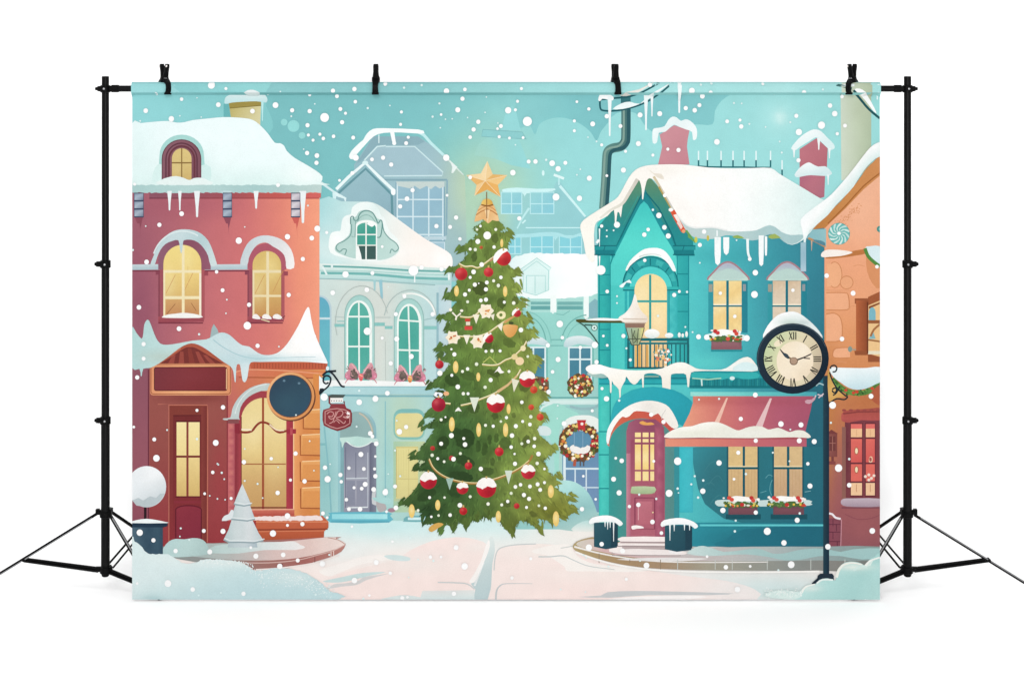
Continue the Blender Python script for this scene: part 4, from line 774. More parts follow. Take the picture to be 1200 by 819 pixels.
# shop front on the right
sh=Part('shop_front',rh)
sh.P([(266,424),(384,424),(379,441),(375,444),(374,612),(266,612)],B(G(266,470,375,470,'#c4645c','#d07054','#da824e','#e09054','#e49a58'),(300,450,30,10,'#d2704e',.6),(362,600,14,20,'#dd8440',.6)))
sh.P([(292,424),(384,424.5),(383,433),(340,433.5),(294,432)],'#c3583c')
for k in range(24): sh.L([(298+3.6*k,425.5),(298+3.6*k,431.5)],.9,'#a0452e')
sh.P([(275,434),(382,434),(380,438),(375,443),(335,441),(300,441),(276,440)],G(275,434,380,440,'#d9755a','#d67048','#df8148')).L([(276,436),(290,433),(330,434),(378,438)],1,'#f0a27a',smooth=3).L([(280,442),(376,443)],1.2,'#a8502f')
sh.R(267,486,275,612,G(267,0,275,0,'#c96064','#d97a70','#b0505a')).L([(266.5,462),(266.5,612)],1.5,'#8a3038')
sh.R(343.5,490,375,606,G(343,500,375,500,'#f0a060','#d98040','#e08c44')).L([(344,490),(344,606)],1.6,'#f6c08a').R(367,438,375,606,'#dd8742')
for (a,y0,y1) in ((355.5,480,502),(352,509,533),(352,540,563),(352.5,571,595)):
    b=375; sh.P([(a,y0+2),(a+2,y0),(b,y0-1),(b,y1),(a,y1)],G(a,y0,a,y1,'#eda45c','#df8f4a')).L([(a,y0+1),(a,y1),(b,y1+.5)],1.5,'#a3522a').L([(a+2,y0+.5),(b,y0-.5)],1.1,'#f9cf98').R(a+3,y0+4,b,y1-3,'#e2934c')
bo=Part('sign_board',pw.parent)
bo.P(rrect(176,426,271,463,3.5),G(177,427,270,461,'#e08c60','#f2aa74','#e29060')).L(rrect(177,427,270,461.5,3)+[(267,427)],.8,'#8f3f2c').P(rrect(181,430.5,266,457.5,2),B(G(181,430,266,458,'#7a323a','#832f34','#7a2a2e'),(220,440,30,8,'#8c3a40',.4))).L(rrect(181,430.5,266,457.5,2)+[(264,430)],.9,'#4f1c22').L([(265.5,432),(265.5,456)],1,'#f3bd88')
aw=Part('window',rh,'large arched shop window glowing yellow')
aw.P(arch(275,337,458,600,32),G(275,460,337,600,'#a83c46','#9c3440','#8f3038')).P(arch(282.5,335.5,466,596,27),B(G(309,466,309,596,'#ead28c','#edd593','#e6c67c','#d3a868','#c9985a'),(296,510,12,20,'#f3e2a8',.4),(322,540,10,30,'#e9cf8c',.4)))
aw.R(335.5,492,343.5,600,G(335,0,343,0,'#b53a46','#a32f3e')).R(276,492,282.5,600,G(276,0,283,0,'#8a2f3a','#b04048')).L([(282.8,488),(282.8,595)],1.1,'#7a2a2a')
aw.R(307,466,309.6,596,'#a34c30').L([(283,543.5),(335,543.5)],1.4,'#a9643c').L([(283,594.5),(336,594.5)],1.6,'#7a2a2a')
aw.L([(276,505),(287,506.5),(295,505),(300,499),(305,495),(311,495),(317,498),(322,503.5),(328,506.5),(338,504)],2.6,'#8f3428',smooth=3).L([(283,503),(295,503.5)],2,'#f7e6c4').L([(316,497),(324,503.5),(333,504)],1.6,'#f3dcb8',smooth=3).P([(275,497),(281,496),(281,508),(275,507)],'#8f2836').R(336,502.5,347,508,'#a32c3c').R(340,501,343,509.5,'#c04a52')
aw.P(sm([(262,490),(270,489),(272,480),(276,471),(283,462),(293,454.5),(304,450.5),(316,449),(316,457),(306,458),(296,462),(288,468),(282,477),(280,489),(280,492),(263,492)],2),G(270,450,316,490,'#b3c4c3','#c2d0cd','#9fb4b5')).L(arc(316,492,41,42,170,95),1,'#dfe8e4').R(267,491,280,496,'#8a4a4c')
aw.P([(275,597),(345,596),(345,604),(277,604)],G(275,597,275,604,'#d6705a','#b5483e')).L([(276,597),(345,596.5)],1.2,'#eda68a')
bs=Part('base_course',rh)
bs.P([(299,604),(378,604),(385,611),(385,618),(380,622),(379,638),(299,638)],G(300,610,300,638,'#c9603f','#c05634','#a84a30')).P(rough([(296,605),(330,604.5),(376,604),(379,609),(330,610),(297,609)],.6,2.5,5),'#f3e0dc').L([(300,620.5),(384,619.5)],1.6,'#8f3a28').L([(303,622.5),(381,621.5)],1,'#d97a54').L([(300,611),(384,611)],1.2,'#e58a62').R(266,610,300,638,'#a03538').L([(266,620),(300,620)],1,'#7a2630')
sgn=Part('round_sign',rh,'blank dark blue round sign in an orange rim')
sgn.E(341.5,465,28.5,28.5,'#6a3a2a').E(340.5,464,28,28,G(315,445,366,485,'#f0b078','#e39a5c','#d98a4a')).E(340.5,464,25,25,'#5a3a34').E(340,463.8,24.3,24.3,B(G(320,445,362,485,'#2c4256','#2e4a5c','#2f4f66'),(335,470,16,12,'#34596a',.5)))
for (x,y) in ((333,446),(350.5,449)): sgn.E(x,y,1.6,1.4,'#5f8094')
cs=Part('canopy_snow',rh)
cs.P([(246,397),(248,385),(250.5,379.5),(255,386),(258,396)],'#9ab3b4')
cs.P(sm([(153,383),(160,390),(166,397),(168,391),(169,381),(172,375),(175,376),(179,386),(183,396),(188,402.5),(196,404),(210,402),(226,399),(242,397.5),(250,393.5),(257,390),(263,389.8),(270,393),(277,399.5),(284,404.5),(292,406),(299,411),(306,415),(315,416),(325,413.5),(333,407),(340,398),(346,388),(351,379),(356,368),(360,360.5),(362.5,361),(364.5,372),(368,388),(374,403),(380,416),(384,425),(380,425.5),(360,424),(335,423.5),(305,424),(294,424.5),(291.5,432),(290,442),(287.5,447.5),(284.5,446),(283,438),(281.5,428),(279,426.5),(277,430),(276.3,446.5),(275,446.5),(273.5,435),(270,429),(262,424),(250,415),(238,406.5),(228,402.5),(220,403),(210,408),(198,417.5),(186,426),(176,431),(168,432),(166.3,440),(165,440),(163.5,432),(153,430)],2),
   B(G(155,400,384,410,'#b0d8d6','#bcdcda','#c2dede','#c3dbe0','#e4eeee','#fdfbf8','#ffffff'),(265,405,14,10,'#d3e6e8',.6),(300,420,26,6,'#a6ccd2',.7),(190,418,26,7,'#b8c9be',.7),(345,421,40,4,'#bfdbe0',.7),(270,425,10,6,'#b9d3d6',.5)))
cs.L([(250,398),(262,407),(280,416),(300,420),(330,419),(370,418)],1.2,'#a3c8cf',.6,smooth=3)
# ---- hanging sign on its bracket
hs=Part('printed_hanging_sign',backdrop,'dark red hanging sign with a pink curly monogram below a black scroll bracket')
k='#1d262e'
hs.P([(374,440),(386,452),(380,458),(374,458)],'#eef4f4')
hs.L([(375,458.5),(380,456.5),(385,452),(387.5,446),(387,442),(383,440),(379.5,442),(379,447),(382,449.5),(385,448)],2,k,smooth=3).L([(378,440),(383,435.5),(389,435),(394,434.5)],2.4,k,smooth=2).L([(384,434),(390,438),(396,446),(400,452),(404,453)],2.2,k,smooth=3).P(sm([(375,455),(381,456),(377,461),(374,462)],2),k).E(384,431.5,2,2.6,'#d8eef4')
hs.P([(384,463.5),(389,462),(405,462.5),(402,466),(386,466)],'#4a5450').P([(386,466),(402,466),(402,471),(387,472)],'#f2efe9')
for x in (388.5,391.5,394.5,397.5,400): hs.E(x,469.5,.7,.7,'#3a3a3a',n=6)
hs.L([(386,465),(386,472),(389,475),(404,474),(403,470)],2,'#7a3036').P(sm([(388,473),(404,473),(406,478),(411,480),(412.5,484),(412.5,494),(411,499),(405,502),(395.5,505),(387,502),(379.5,498.5),(378,492),(378,484),(379,480),(386,478)],1),G(378,475,412,505,'#8f3a40','#8a3238','#7a2a32'))
hs.L([(381,482),(387,479.5),(395,478.5),(404,480),(410,483),(410,496),(404,499.5),(395,502),(387,499.5),(381,496),(381,482)],.9,'#d59a94')
hs.L([(383,485),(387,482),(391,484),(389,488),(385,487.5),(388,491),(393,488),(396,482),(400,481),(402,484),(399,488),(394,489.5),(399,493),(403,496),(405,493)],.9,'#d99a94',smooth=3).L([(386,496),(390,494),(392,488),(394,482)],.9,'#d99a94',smooth=3).L([(404,483),(408,484),(406,488),(402,488),(406,490),(409,489)],.8,'#d99a94',smooth=3).L([(391,495),(394,492),(398,496)],.8,'#d99a94',smooth=2)
hs.P([(407,482),(410,484),(410,486),(406,485)],'#fbf4f1').P([(405,488),(410,487),(408,490)],'#e9cfca')
# ---- pavement, pot, little tree and snow on the left
pv=Part('printed_pavement',backdrop,'curved kerb and snowy pavement in front of the red house')
pv.P(sm([(384,629),(394,631),(403,635),(405,638),(400,646),(388,652),(372,657),(350,663),(320,667),(290,667),(240,660),(190,650),(192,640)],2),G(200,650,405,640,'#8c9693','#8f8f8c','#a07068','#a8625c','#bb7f74'))
pv.P(sm([(190,645),(230,636),(300,637),(384,629),(394,631),(403,634.5),(404,638),(396,642),(376,648),(352,653),(320,656),(280,656),(240,653),(205,649)],2),G(195,645,404,636,'#b9cfcb','#a9bab6','#bcb9b5','#dcc0ba','#e4c6be','#efdcd4'))
pv.L([(404,638),(390,645),(372,650),(348,656),(315,659),(285,659)],1,'#d9b5ab',smooth=3).L([(384,629.5),(396,632),(404,637)],.9,'#b98f82',smooth=2)
for (x,y) in ((295,660),(331,660),(369,652),(388,646),(391,645)): pv.L([(x,y),(x,y+7)],.9,'#7d4a48' if x<380 else '#f0dcd2')
pv.L([(300,667),(330,665),(370,659),(398,650)],1.6,'#f3e6e0',smooth=3)
md=Part('snow_mound',pv)
md.P(sm([(190,648),(192,641),(198,634),(206,631),(216,631.5),(226,630),(235,631),(241,635),(245,643),(250,648),(220,652),(200,652)],2),G(190,630,245,650,'#b5d6d5','#b9d6d3','#a9c6c3')).P(sm([(242,646),(252,639),(270,637),(300,635),(330,634.5),(345,634),(352,638),(358,641),(345,644),(310,644),(280,648),(255,648)],2),G(242,640,358,640,'#b6cfcb','#c5d8d6','#dfe5e4','#f3ece9'))
tp=Part('printed_topiary',backdrop,'round snow covered bush standing in a dark blue pot')
tp.R(168.8,592,171.8,609,'#2a1a20').E(172,570,22.8,26*.93,B(G(160,548,185,594,'#f0f4f6','#f7f9fa','#dbe3e6','#c2ced2'),(160,570,16,18,'#e2eaee',.6)))
tp.P(sm([(155,586),(162,583),(168,586),(176,581),(183,583),(188,578),(193,578),(188,586),(180,592),(172,594),(160,592)],1),'#bac7cb')
tp.P([(155,615),(191,615),(191,650),(155,650)],G(155,0,191,0,'#4a6678','#3f5c6e','#2b4458','#3c5a6c','#2f4a5e')).P([(155,611.5),(196.5,611.5),(196.5,616),(192,617.5),(155,617.5)],'#20364a').P(sm([(153,612.5),(160,609),(172,607.5),(184,609),(193,611),(196,612.5)],2),'#f3fafa')
stt=Part('printed_snow_tree',backdrop,'small three tiered white tree in front of the red house')
stt.P([(268,632),(300,632),(302,641),(267,641)],G(268,0,302,0,'#b4c6ca','#c9d4d8','#a9bcc4'))
for q in ([(272,607),(295,607),(303,624),(309,633),(298,635.5),(284,635),(268,635),(262,632),(268,620)],[(276.5,589),(292,589),(299,608),(290,610),(280,609),(270,608),(273,600)],[(284,566.5),(289,578),(294.5,591),(286,592.5),(274,590.5),(279,578)]):
    stt.P(q,B(G(min(p[0] for p in q),0,max(p[0] for p in q),0,'#b5c9ca','#cfdadb','#d9dfe1','#bccbd0'),(284,600,3,40,'#c4d2d4',.5)))
    b=[p for p in q if p[1]>max(z[1] for z in q)-6]; stt.L(sorted(b)[:],1.5,'#8fa5ab').L([(x+1,y-2) for x,y in sorted(b)],1.1,'#e4ecec')
stt.P(sm([(260,610),(263,604),(268,602),(271,597),(274,599),(271,608)],2),'#dfe6e8')
bk=Part('printed_snow_bank',backdrop,'deep snow bank in the lower left corner')
bk.P(rough(sm([(153,631),(158,634),(163,637),(167,641),(171,646),(177,649),(188,648.5),(197,649),(203,652),(209,656),(215,659.5),(223,660),(231,658),(238,655.5),(250,655),(262,655.5),(274,657),(284,659),(291,663),(297,667.5),(306,668),(316,666),(330,665),(345,667),(358,671),(368,677),(378,684),(386,692),(394,703),(153,703)],2),.7,1.6,8),
   B(G(250,650,270,702,'#dceeee','#cfe7e8','#c5e1e4','#c0dee2'),(200,655,30,6,'#e4f2f0',.7),(270,660,40,5,'#e6f1ef',.7),(345,675,30,10,'#dceae8',.6),(180,700,14,4,'#a3c6ca',.6)))
r_=random.Random(3); 
for i in range(260):
    t=r_.random(); x=300+90*t+r_.gauss(0,6); y=667+24*t*t+abs(r_.gauss(0,7)); 
    if y<702 and x<394-(702-y)*.2: bk.E(x,y,.65,.65,r_.choice(['#e6f0ef','#d5e7e7','#eef5f3']),n=5)
for i in range(160):
    x=r_.uniform(235,297); y=656+abs(r_.gauss(0,3))+ (max(0,x-280)/3); bk.E(x,y,.65,.65,r_.choice(['#eaf4f2','#f0f7f5','#deeeec']),n=5)
# ---- right-hand pavement, planters
rp=Part('printed_pavement',backdrop,'curved stone kerb and pavement in front of the turquoise house')
rp.P(sm([(671,640),(676,634),(688,630),(700,629),(720,634),(800,640),(880,645),(1034,640),(1034,668),(960,668),(880,668),(800,667),(750,664),(715,658),(690,651),(676,646)],2),G(672,650,1034,655,'#b5a070','#a98a62','#a88a6c','#a39c88','#98988c','#8a8f8a','#84827c','#6f7674'))
rp.P(sm([(675,637),(682,633),(700,631),(725,640),(760,640),(800,642),(880,640),(960,640),(1034,640),(1034,656),(960,656),(880,657),(820,657),(770,655),(730,651),(700,645),(682,641)],2),B(G(675,640,1034,650,'#d3cabc','#d9b3b2','#c9b4b3','#c0bcb9','#a9b6b5','#8fa3a2','#839894'),(710,645,16,6,'#d8a5a6',.6),(800,645,20,6,'#c3cfcd',.7)))
rp.L([(673,640),(684,643),(704,648),(735,653.5),(775,657.5),(830,658.5),(900,658)],2.2,'#f0ebe6',1,smooth=3).P(sm([(722,655),(760,653),(800,653),(830,654),(800,657),(760,657)],2),'#e9e4e2')
for x in (702,738,774,794,838,858,899,950,990): rp.L([(x,655 if x>730 else 648),(x,667 if x>740 else 659)],.9,'#8f7a62' if x<790 else '#c3c9c3')
rp.L([(674,646),(690,652),(715,659.5),(750,665.5),(800,669),(880,670),(960,669)],2.2,'#fbf8f3',smooth=3)
rp.P(sm([(805,648),(814,641),(824,639),(836,642),(848,646),(870,644),(884,642),(895,644),(905,648),(918,648),(935,644),(955,642),(972,643.5),(985,646),(1000,643),(1034,642),(1034,652),(1010,655),(985,651),(960,651),(940,655),(920,656),(900,652),(875,649),(850,650),(825,651)],2),G(805,645,1034,645,'#c9dedb','#a3c6c4','#9cc3c2','#a0c9c7'))
stp=Part('doorstep',th)
stp.P([(727,633),(785,633),(792,648),(716,648)],G(720,630,720,648,'#cdb2b0','#bda8a6','#b3a5a4')).P(sm([(729,628.5),(780,628.5),(783,631),(782,634),(728,634)],2),'#fbeeea').P([(723,636),(784,636.5),(786,639),(722,638.5)],'#f7ebe7').P(sm([(716,645),(740,642.5),(760,643),(800,645),(803,649),(780,650),(730,649)],2),'#f4e9e6').P(sm([(716,640),(726,635),(729,640),(727,646),(714,646)],2),'#f7ece8').P(sm([(782,637),(788,640),(793,644),(800,647),(785,648)],2),'#f4f1f1').L([(728,634.5),(783,635)],1.1,'#a08c8c').L([(722,639.5),(786,640)],1.1,'#a08e8d').L([(717,650),(798,650.5)],1.1,'#a89a98')
for (a,b,y0,y1,cx) in ((696,724,612,641,710),(779,811,615,644,796)):
    p=Part('printed_planter',backdrop,'dark planter box with a snow cap '+('left' if a<750 else 'right')+' of the pink door'); 
    p.P([(a,y0),(b,y0),(b-1,y1),(a+14,y1+2),(a,y1-1)],G(a,y0,b,y1,'#2c5866','#24505e','#1f4656')); p.P([(b-8,y0),(b,y0),(b,y1-2),(b-8,y1)],'#1f3f4e')
    w=(b-a)/2+5
    p.P(sm([(cx-w-1,y0-1),(cx-w+3,y0-6),(cx-4,y0-8.5),(cx+6,y0-8),(cx+w-4,y0-4),(cx+w+1,y0+1),(cx+w-3,y0+4),(cx+w-8,y0),(cx,y0-1),(cx-w+6,y0),(cx-w+1,y0+2)],2),G(cx,y0-8,cx,y0+3,'#ffffff','#f3f8f8'))
    for (dx,l) in ((-1,5),(2,8),(5,6),(9,22)) if a<750 else ((-11,18),(-6,7),(6,6),(12,6)): p.ice(cx+dx,y0-2,y0+l,2,'#f1f8f8')
bk=Part('printed_snow_bank',backdrop,'puffy snow bank in the lower right corner')
# ================================================================== STREET CLOCK
ck=Part('printed_street_clock',backdrop,'round dark street clock with Roman numerals on a slim post')
post=Part('post',ck)
post.R(964.5,440,971.5,672,G(964,0,972,0,'#24424e','#1c3442','#14283a')).P(sm([(957,681),(958,674),(961,671.5),(975,671.5),(977,674),(977,682),(970,684),(954,686)],1),'#22303e').L([(952,684),(964,673)],3,'#1d2c3a')
br=Part('scroll_bracket',ck)
br.P(sm([(970,434),(974,440),(978,450),(984,458),(992,464),(980,466),(971,470)],2),G(970,440,992,470,'#c99a48','#e0b060','#c98a3c'))
for q in ([(972,436),(975,445),(981,455),(990,463),(993,465),(989,468),(980,467),(972,472)],[(975,456),(979,454),(980,458),(977,460),(975,457)],[(984,452),(980,460),(976,463)],[(973,432),(974,429),(978,428),(980.5,431),(979,435),(975.5,435.5)]): br.L(q,1.7,'#1c2c30',smooth=3)
for q in ([(956,452),(960,449),(965,451)],[(944,471),(948,472),(953,469),(956,463)],[(958,462),(964,464)],[(959,466),(965,461)]): br.L(q,1.6,'#d5c3cc' if q[0][0]!=956 else '#9fc3c8',smooth=3)
br.P(sm([(943,470),(946,468),(951,468),(955,464),(955,468),(950,472),(945,472)],2),'#c99aa6')
cap=Part('snow_cap',ck)
cap.P(sm([(894,396),(897,386),(903,377),(911,369.5),(920,366),(930,365),(938,368),(945,373),(953,380),(960,388),(964,396),(950,390),(930,384),(910,388)],2),B(G(895,380,964,390,'#fdfefd','#ffffff','#eef5f4','#dfe9e8'),(925,378,14,6,'#b9d0c4',.8),(942,379,8,4,'#b3c8c8',.7)))
case=Part('case',ck)
case.E(928.8,420,42.3,41.2,G(890,390,970,450,'#22323f','#1b2a38','#14222f')).L(arc(928.8,420,41,40,200,20,30),.9,'#3a4c58')
dial=Part('dial',ck)
dial.E(929,420,35.2,33.8,'#10202c').E(929,420,34,32.6,B(G(896,400,963,425,'#b9cf9a','#d3d6a8','#ead9b4','#d9c9a6','#c4b094'),(940,446,14,8,'#e9e0bc',.6),(925,392,18,6,'#c3cfa0',.5)))
dial.E(931.5,423,21.6,23.2,B(G(912,405,952,440,'#f5e2c4','#f8e8cd','#efd9ba'),(940,410,8,10,'#fbeed8',.6)))
dial.P(ell(912,402,5.5,3.6,None,-.5),'#f1e2c0')
num=Part('numeral',ck)
def numeral(txt,hour):
    a=math.radians(90-30*hour); cx,cy=929+28.6*math.cos(a),420.5-27.2*math.sin(a); up=(math.cos(a),-math.sin(a)); rt=(-up[1],up[0])
    wd={'I':2.5,'V':4.4,'X':4.4}; W=sum(wd[c] for c in txt); o=-W/2; H=4.6
    for c in txt:
        m=o+wd[c]/2; T=lambda u,v:(cx+rt[0]*(m+u)+up[0]*v, cy+rt[1]*(m+u)+up[1]*v)
        if c=='I': num.L([T(0,H),T(0,-H)],1.3,'#2a2a24')
        if c=='V': num.L([T(-1.7,H),T(0,-H)],1.5,'#2a2a24').L([T(1.7,H),T(0,-H)],.8,'#2a2a24')
        if c=='X': num.L([T(-1.8,H),T(1.8,-H)],1.3,'#2a2a24').L([T(1.8,H),T(-1.8,-H)],.8,'#2a2a24')
        o+=wd[c]
for h,t in enumerate(['XII','I','II','III','IV','V','VI','VII','VIII','IX','X','XI']): numeral(t,h)
hd=Part('hand',ck); hd.L([(930,423),(922,416.5)],1.8,'#8a6a4a').P(sm([(925,420.5),(920,418.5),(917,414.5),(914,410),(918,413),(923,415)],2),'#34444e').L([(918,413.5),(914,409)],1.1,'#3a3430')
hd=Part('hand',ck); hd.L([(930,423),(941,419),(950,415)],2,'#3a3230',1.2).L([(942,419.5),(949,420)],1.3,'#3a3230').L([(943,418),(951,414)],1,'#3a3230')
hb=Part('hand_boss',ck); hb.E(930,423,4.9,4.7,'#6f5442').E(930,422.8,4,3.9,'#b2937a')
# ================================================================== WALL LANTERN
lt=Part('printed_lantern',backdrop,'old glass lantern with a pointed snow cap on a black wall bracket')
lt.P([(675,374.5),(680,374),(733,375),(733,378.5),(678,378),(675,376.5)],'#4b4a20').P(sm([(686,375),(695,373),(708,372.5),(722,373.5),(733,373),(733,375.5),(700,375.5)],2),'#f3f8f4')
for q in ([(679,378),(685,382),(691,389),(696,395),(701,403)],[(685,380.5),(694,381)]): lt.L(q,1.5,'#33594f',smooth=3)
lt.E(696.5,384,3.8,3.8,'#4f7f74').E(696.5,384,2.9,2.9,'#d9efe8').E(696.5,384,1.1,1.1,'#33594f')
lt.P(sm([(724.5,374),(726,371),(731,368),(736,363),(740,356.5),(742.5,348),(743.3,345),(745,345.5),(746.5,352),(749,360),(753,366),(757.5,370),(759,374),(757,378),(745,378.5),(732,378),(728,376)],2),B(G(726,346,758,378,'#fdfaf6','#f9f1e6','#efe2d3','#ead8c6'),(735,370,8,5,'#fffefb',.7))).L([(730,373.5),(758,374)],1,'#cdb8a4')
lg=Part('lamp_glass',lt)
lg.P([(732,378),(756,378),(755,384),(733,384)],'#8f6c5c').L([(732,378.5),(757,378.5)],1.2,'#b9a08c')
lg.P([(733,384),(755,384),(752.5,396),(749,404),(740,404),(736,396)],B(G(733,390,756,390,'#93b3a4','#a9bf9f','#b7c594','#d6cf7f'),(744,396,5,8,'#6f7f58',.7),(754,390,3,10,'#ecd97a',.7),step=2.5))
for q in ([(733.5,384),(737,397),(740.5,404)],[(755,384),(752,396),(748.5,404)],[(740,385),(742,403)],[(748,385),(746.5,403)],[(739.5,404),(749.5,404)],[(744,387),(742,393),(746,398),(743,402)],[(736,397),(752,397)]): lg.L(q,1.0,'#4a5442')
# ================================================================== CHRISTMAS TREE
tr=Part('printed_tree',backdrop,'tall lit Christmas tree hung with red baubles and garlands')
OUT=[(571,256),(564,262),(553,269),(557,274),(545,287),(537,294),(546,296),(539,309),(524,319),(536,320),(534,334),(522,350),(531,353),(528,364),(514,373),(524,377),(523,387),(532,392),(527,402),(512,411),(521,414),(514,420),(524,427),(518,437),(500,454),(513,454),(521,459),(513,475),(499,487),(506,491),(494,501),(506,502),(497,520),(482,537),(495,540),(486,551),(501,552),(493,565),(481,580),(470,590),(483,595),(500,605),(496,614),(509,614),(516,624),(523,613),(532,620),(537,611),(548,618),(553,609),(560,612),(567,605),(574,608),(583,603),(588,616),(601,627),(606,614),(612,608),(621,613),(636,624),(630,607),(647,613),(655,603),(663,606),(676,599),(669,589),(674,585),(659,577),(654,570),(656,564),(644,553),(641,540),(652,527),(640,517),(632,504),(641,490),(634,478),(641,467),(633,456),(629,440),(634,424),(624,412),(620,402),(628,393),(619,384),(623,377),(615,365),(617,357),(607,348),(610,339),(604,326),(609,321),(599,314),(592,305),(600,277),(590,272),(592,266),(582,259)]
OUT=[(x+(4 if x<571 else -4)*(1 if (i>0 and abs(OUT[i-1][0]-571)>abs(x-571)<abs(OUT[(i+1)%len(OUT)][0]-571) and y<600) else 0),y) for i,(x,y) in enumerate(OUT)]
tfn=NZ(B(G(500,440,650,440,'#4c6c32','#5a7733','#6c8437','#7e903c','#89953f'),(570,300,40,50,'#6c8637',.6),(545,500,34,60,'#385c2d',.8),(520,560,40,40,'#2c4c28',.9),(560,600,60,22,'#41602a',.7),(630,590,40,26,'#8a9038',.6),(610,540,26,50,'#74903c',.5),(650,600,24,14,'#66691f',.75),(590,618,40,13,'#4f5a20',.75),(500,600,24,16,'#274424',.85),(530,470,20,30,'#456a30',.5),(545,300,14,8,'#4c6a2e',.5),(575,352,26,9,'#52702e',.5),(540,380,22,8,'#4f6e30',.5),(590,402,20,9,'#56732e',.5),(535,447,26,9,'#3f642c',.6),(600,462,18,14,'#5a7530',.5),(520,508,24,14,'#365a2a',.6),(575,520,30,16,'#44682c',.6),(540,575,34,14,'#36592a',.6),(600,580,30,10,'#5b7030',.4),(618,505,14,14,'#8a9a44',.4),(560,480,14,10,'#6f8c3c',.4),(560,420,40,40,'#688a36',.4)),.22,.09,4)
tr.P(rough(OUT,1.3,2.0,11),tfn)
xs=[p[0] for p in OUT]
nd=Part('needles',tr,None,'stuff')
r_=random.Random(21)
edge=[]
for i,p in enumerate(OUT):
    q=OUT[(i+1)%len(OUT)]; L=math.hypot(q[0]-p[0],q[1]-p[1])
    for j in range(max(1,int(L/2.4))): 
        t=j/max(1,int(L/2.4)); edge.append((p[0]+(q[0]-p[0])*t,p[1]+(q[1]-p[1])*t))
def needle(x,y,a,l,w,c):
    nd.P([(x-math.sin(a)*w/2,y+math.cos(a)*w/2),(x+math.cos(a)*l*.5-math.sin(a)*w*.6,y+math.sin(a)*l*.5+math.cos(a)*w*.6),(x+math.cos(a)*l,y+math.sin(a)*l),(x+math.cos(a)*l*.5+math.sin(a)*w*.6,y+math.sin(a)*l*.5-math.cos(a)*w*.6),(x+math.sin(a)*w/2,y-math.cos(a)*w/2)],c)
def tone(x,y,k): 
    c=tfn(x,y); return tuple(max(0,min(1,v*k)) for v in c)
for (x,y) in edge:
    cx=571; out=math.atan2(.55 if y<600 else 1.2,(x-cx)/max(30,abs(x-cx))*1.0)
    if y>598: out=math.pi/2+(-(x-cx)/120)*.9
    a=out+r_.gauss(0,.3)
    if r_.random()<.55: needle(x-math.cos(a)*2.5,y-math.sin(a)*2.5,a,r_.uniform(2.5,5),r_.uniform(.9,1.7),tone(x,y,r_.uniform(.8,1.08)))
for i,(x,y) in enumerate(OUT):
    p=OUT[i-1]; q=OUT[(i+1)%len(OUT)]
    tip=abs(x-571)>abs(p[0]-571) and abs(x-571)>=abs(q[0]-571) if y<606 else (y>p[1] and y>=q[1])
    if y<270 or not tip: continue
    for k in range(5):
        a=(math.atan2(.75,math.copysign(1,x-571)) if y<606 else math.pi/2-(x-571)/130)+r_.gauss(0,.28); l=r_.uniform(8,14); o=r_.uniform(-5,3)
        needle(x-math.cos(a)*l*.72+r_.gauss(0,1.4),y-math.sin(a)*l*.72+o,a,l,r_.uniform(2.2,3.4),tone(x,y,r_.uniform(.84,1.06)))
n=0
while n<1500:
    y=r_.uniform(262,612); x=r_.uniform(475,670)
    if not inside(OUT,x,y): continue
    n+=1; a=math.pi/2-(x-571)/110*.9+r_.gauss(0,.3)
    needle(x,y,a,r_.uniform(4,9),r_.uniform(.5,1.5),tone(x,y,r_.choice([.84,.9,.95,1.05,1.09,1.14])))
dk=Part('branch_gaps',tr,None,'stuff')
for (x,y,a,b,ro) in ((556,301,3.2,6,.1),(580,279,4,6,0),(563,338,9,8,.2),(588,355,5,7,0),(519,519,7,8,.5),(545,514,11,12,.3),(536,508,6,7,0),(560,523,3,7,0),(568,526,3.4,8,.1),(574,515,2.4,6,.1),(582,513,2.6,6,.1),(592,519,7,7,.5),(545,540,12,6,.4),(577,541,3,5,0),(585,535,2.5,5,0),(602,487,2.5,3,0),(616,517,4,8,.3),(541,558,14,6,.2),(594,590,5,5,0),(555,478,7,7,.4),(580,487,4,4,0),(530,445,9,7,.3),(515,462,7,5,-.4),(548,440,10,5,.2),(571,402,6,8,.3),(597,402,8,5,.4),(615,452,7,7,0),(571,552,8,5,0),(625,602,5,3,.6),(604,352,4,5,0),(578,437,8,4,.3),(520,492,6,4,-.4),(533,575,10,7,.3),(500,580,12,6,-.5)):
    dk.P(rough(ell(x,y,a,b,None,ro),.8,2,int(x)),NZ(tone(x,y,.76),.12,.3,2,3))
sr=Part('star',tr,'golden star at the tree top')
SP=[(571,189),(577.5,204.5),(594.5,205.5),(583.5,217),(586.5,231),(571,222.5),(556,229.5),(558.5,217),(546.5,205.5),(563.5,203.5)]
cc=(568.5,212)
shade=['#f3cf92','#eab463','#f3c57c','#eeb05a','#e9a850','#e6a750','#f2c98a','#e9b263','#f5d49c','#f6d8a2']
for i in range(10):
    sr.P([SP[i],SP[(i+1)%10],cc],G(SP[i][0],SP[i][1],cc[0],cc[1],shade[i],shade[i]))
for i in (0,2,4,6,8): sr.L([SP[i],cc],.5,'#fbe6bd')
tb=Part('tree_bell',tr)
tb.P(sm([(556,260),(560,246),(565,238),(571,235),(577,238),(581,246),(585,259),(577,258),(572,262),(566,257)],2),G(556,240,585,260,'#f0c48a','#e8ae6a','#f3cb92')).L([(558,252),(571,245),(583,252)],1.2,'#b9783a',smooth=2).L([(560,247),(571,241),(581,247)],1,'#c98a48',smooth=2).P([(568,246),(574,246),(571.5,262)],'#f6d09a').P(arch(564,577.5,233,240,6),G(564,234,577,240,'#f0c869','#d9a03c')).L([(564,240),(571,241.5),(578,240)],1.6,'#8f5a24',smooth=2).L([(570.3,225),(570.5,256)],1,'#8a5a2c')
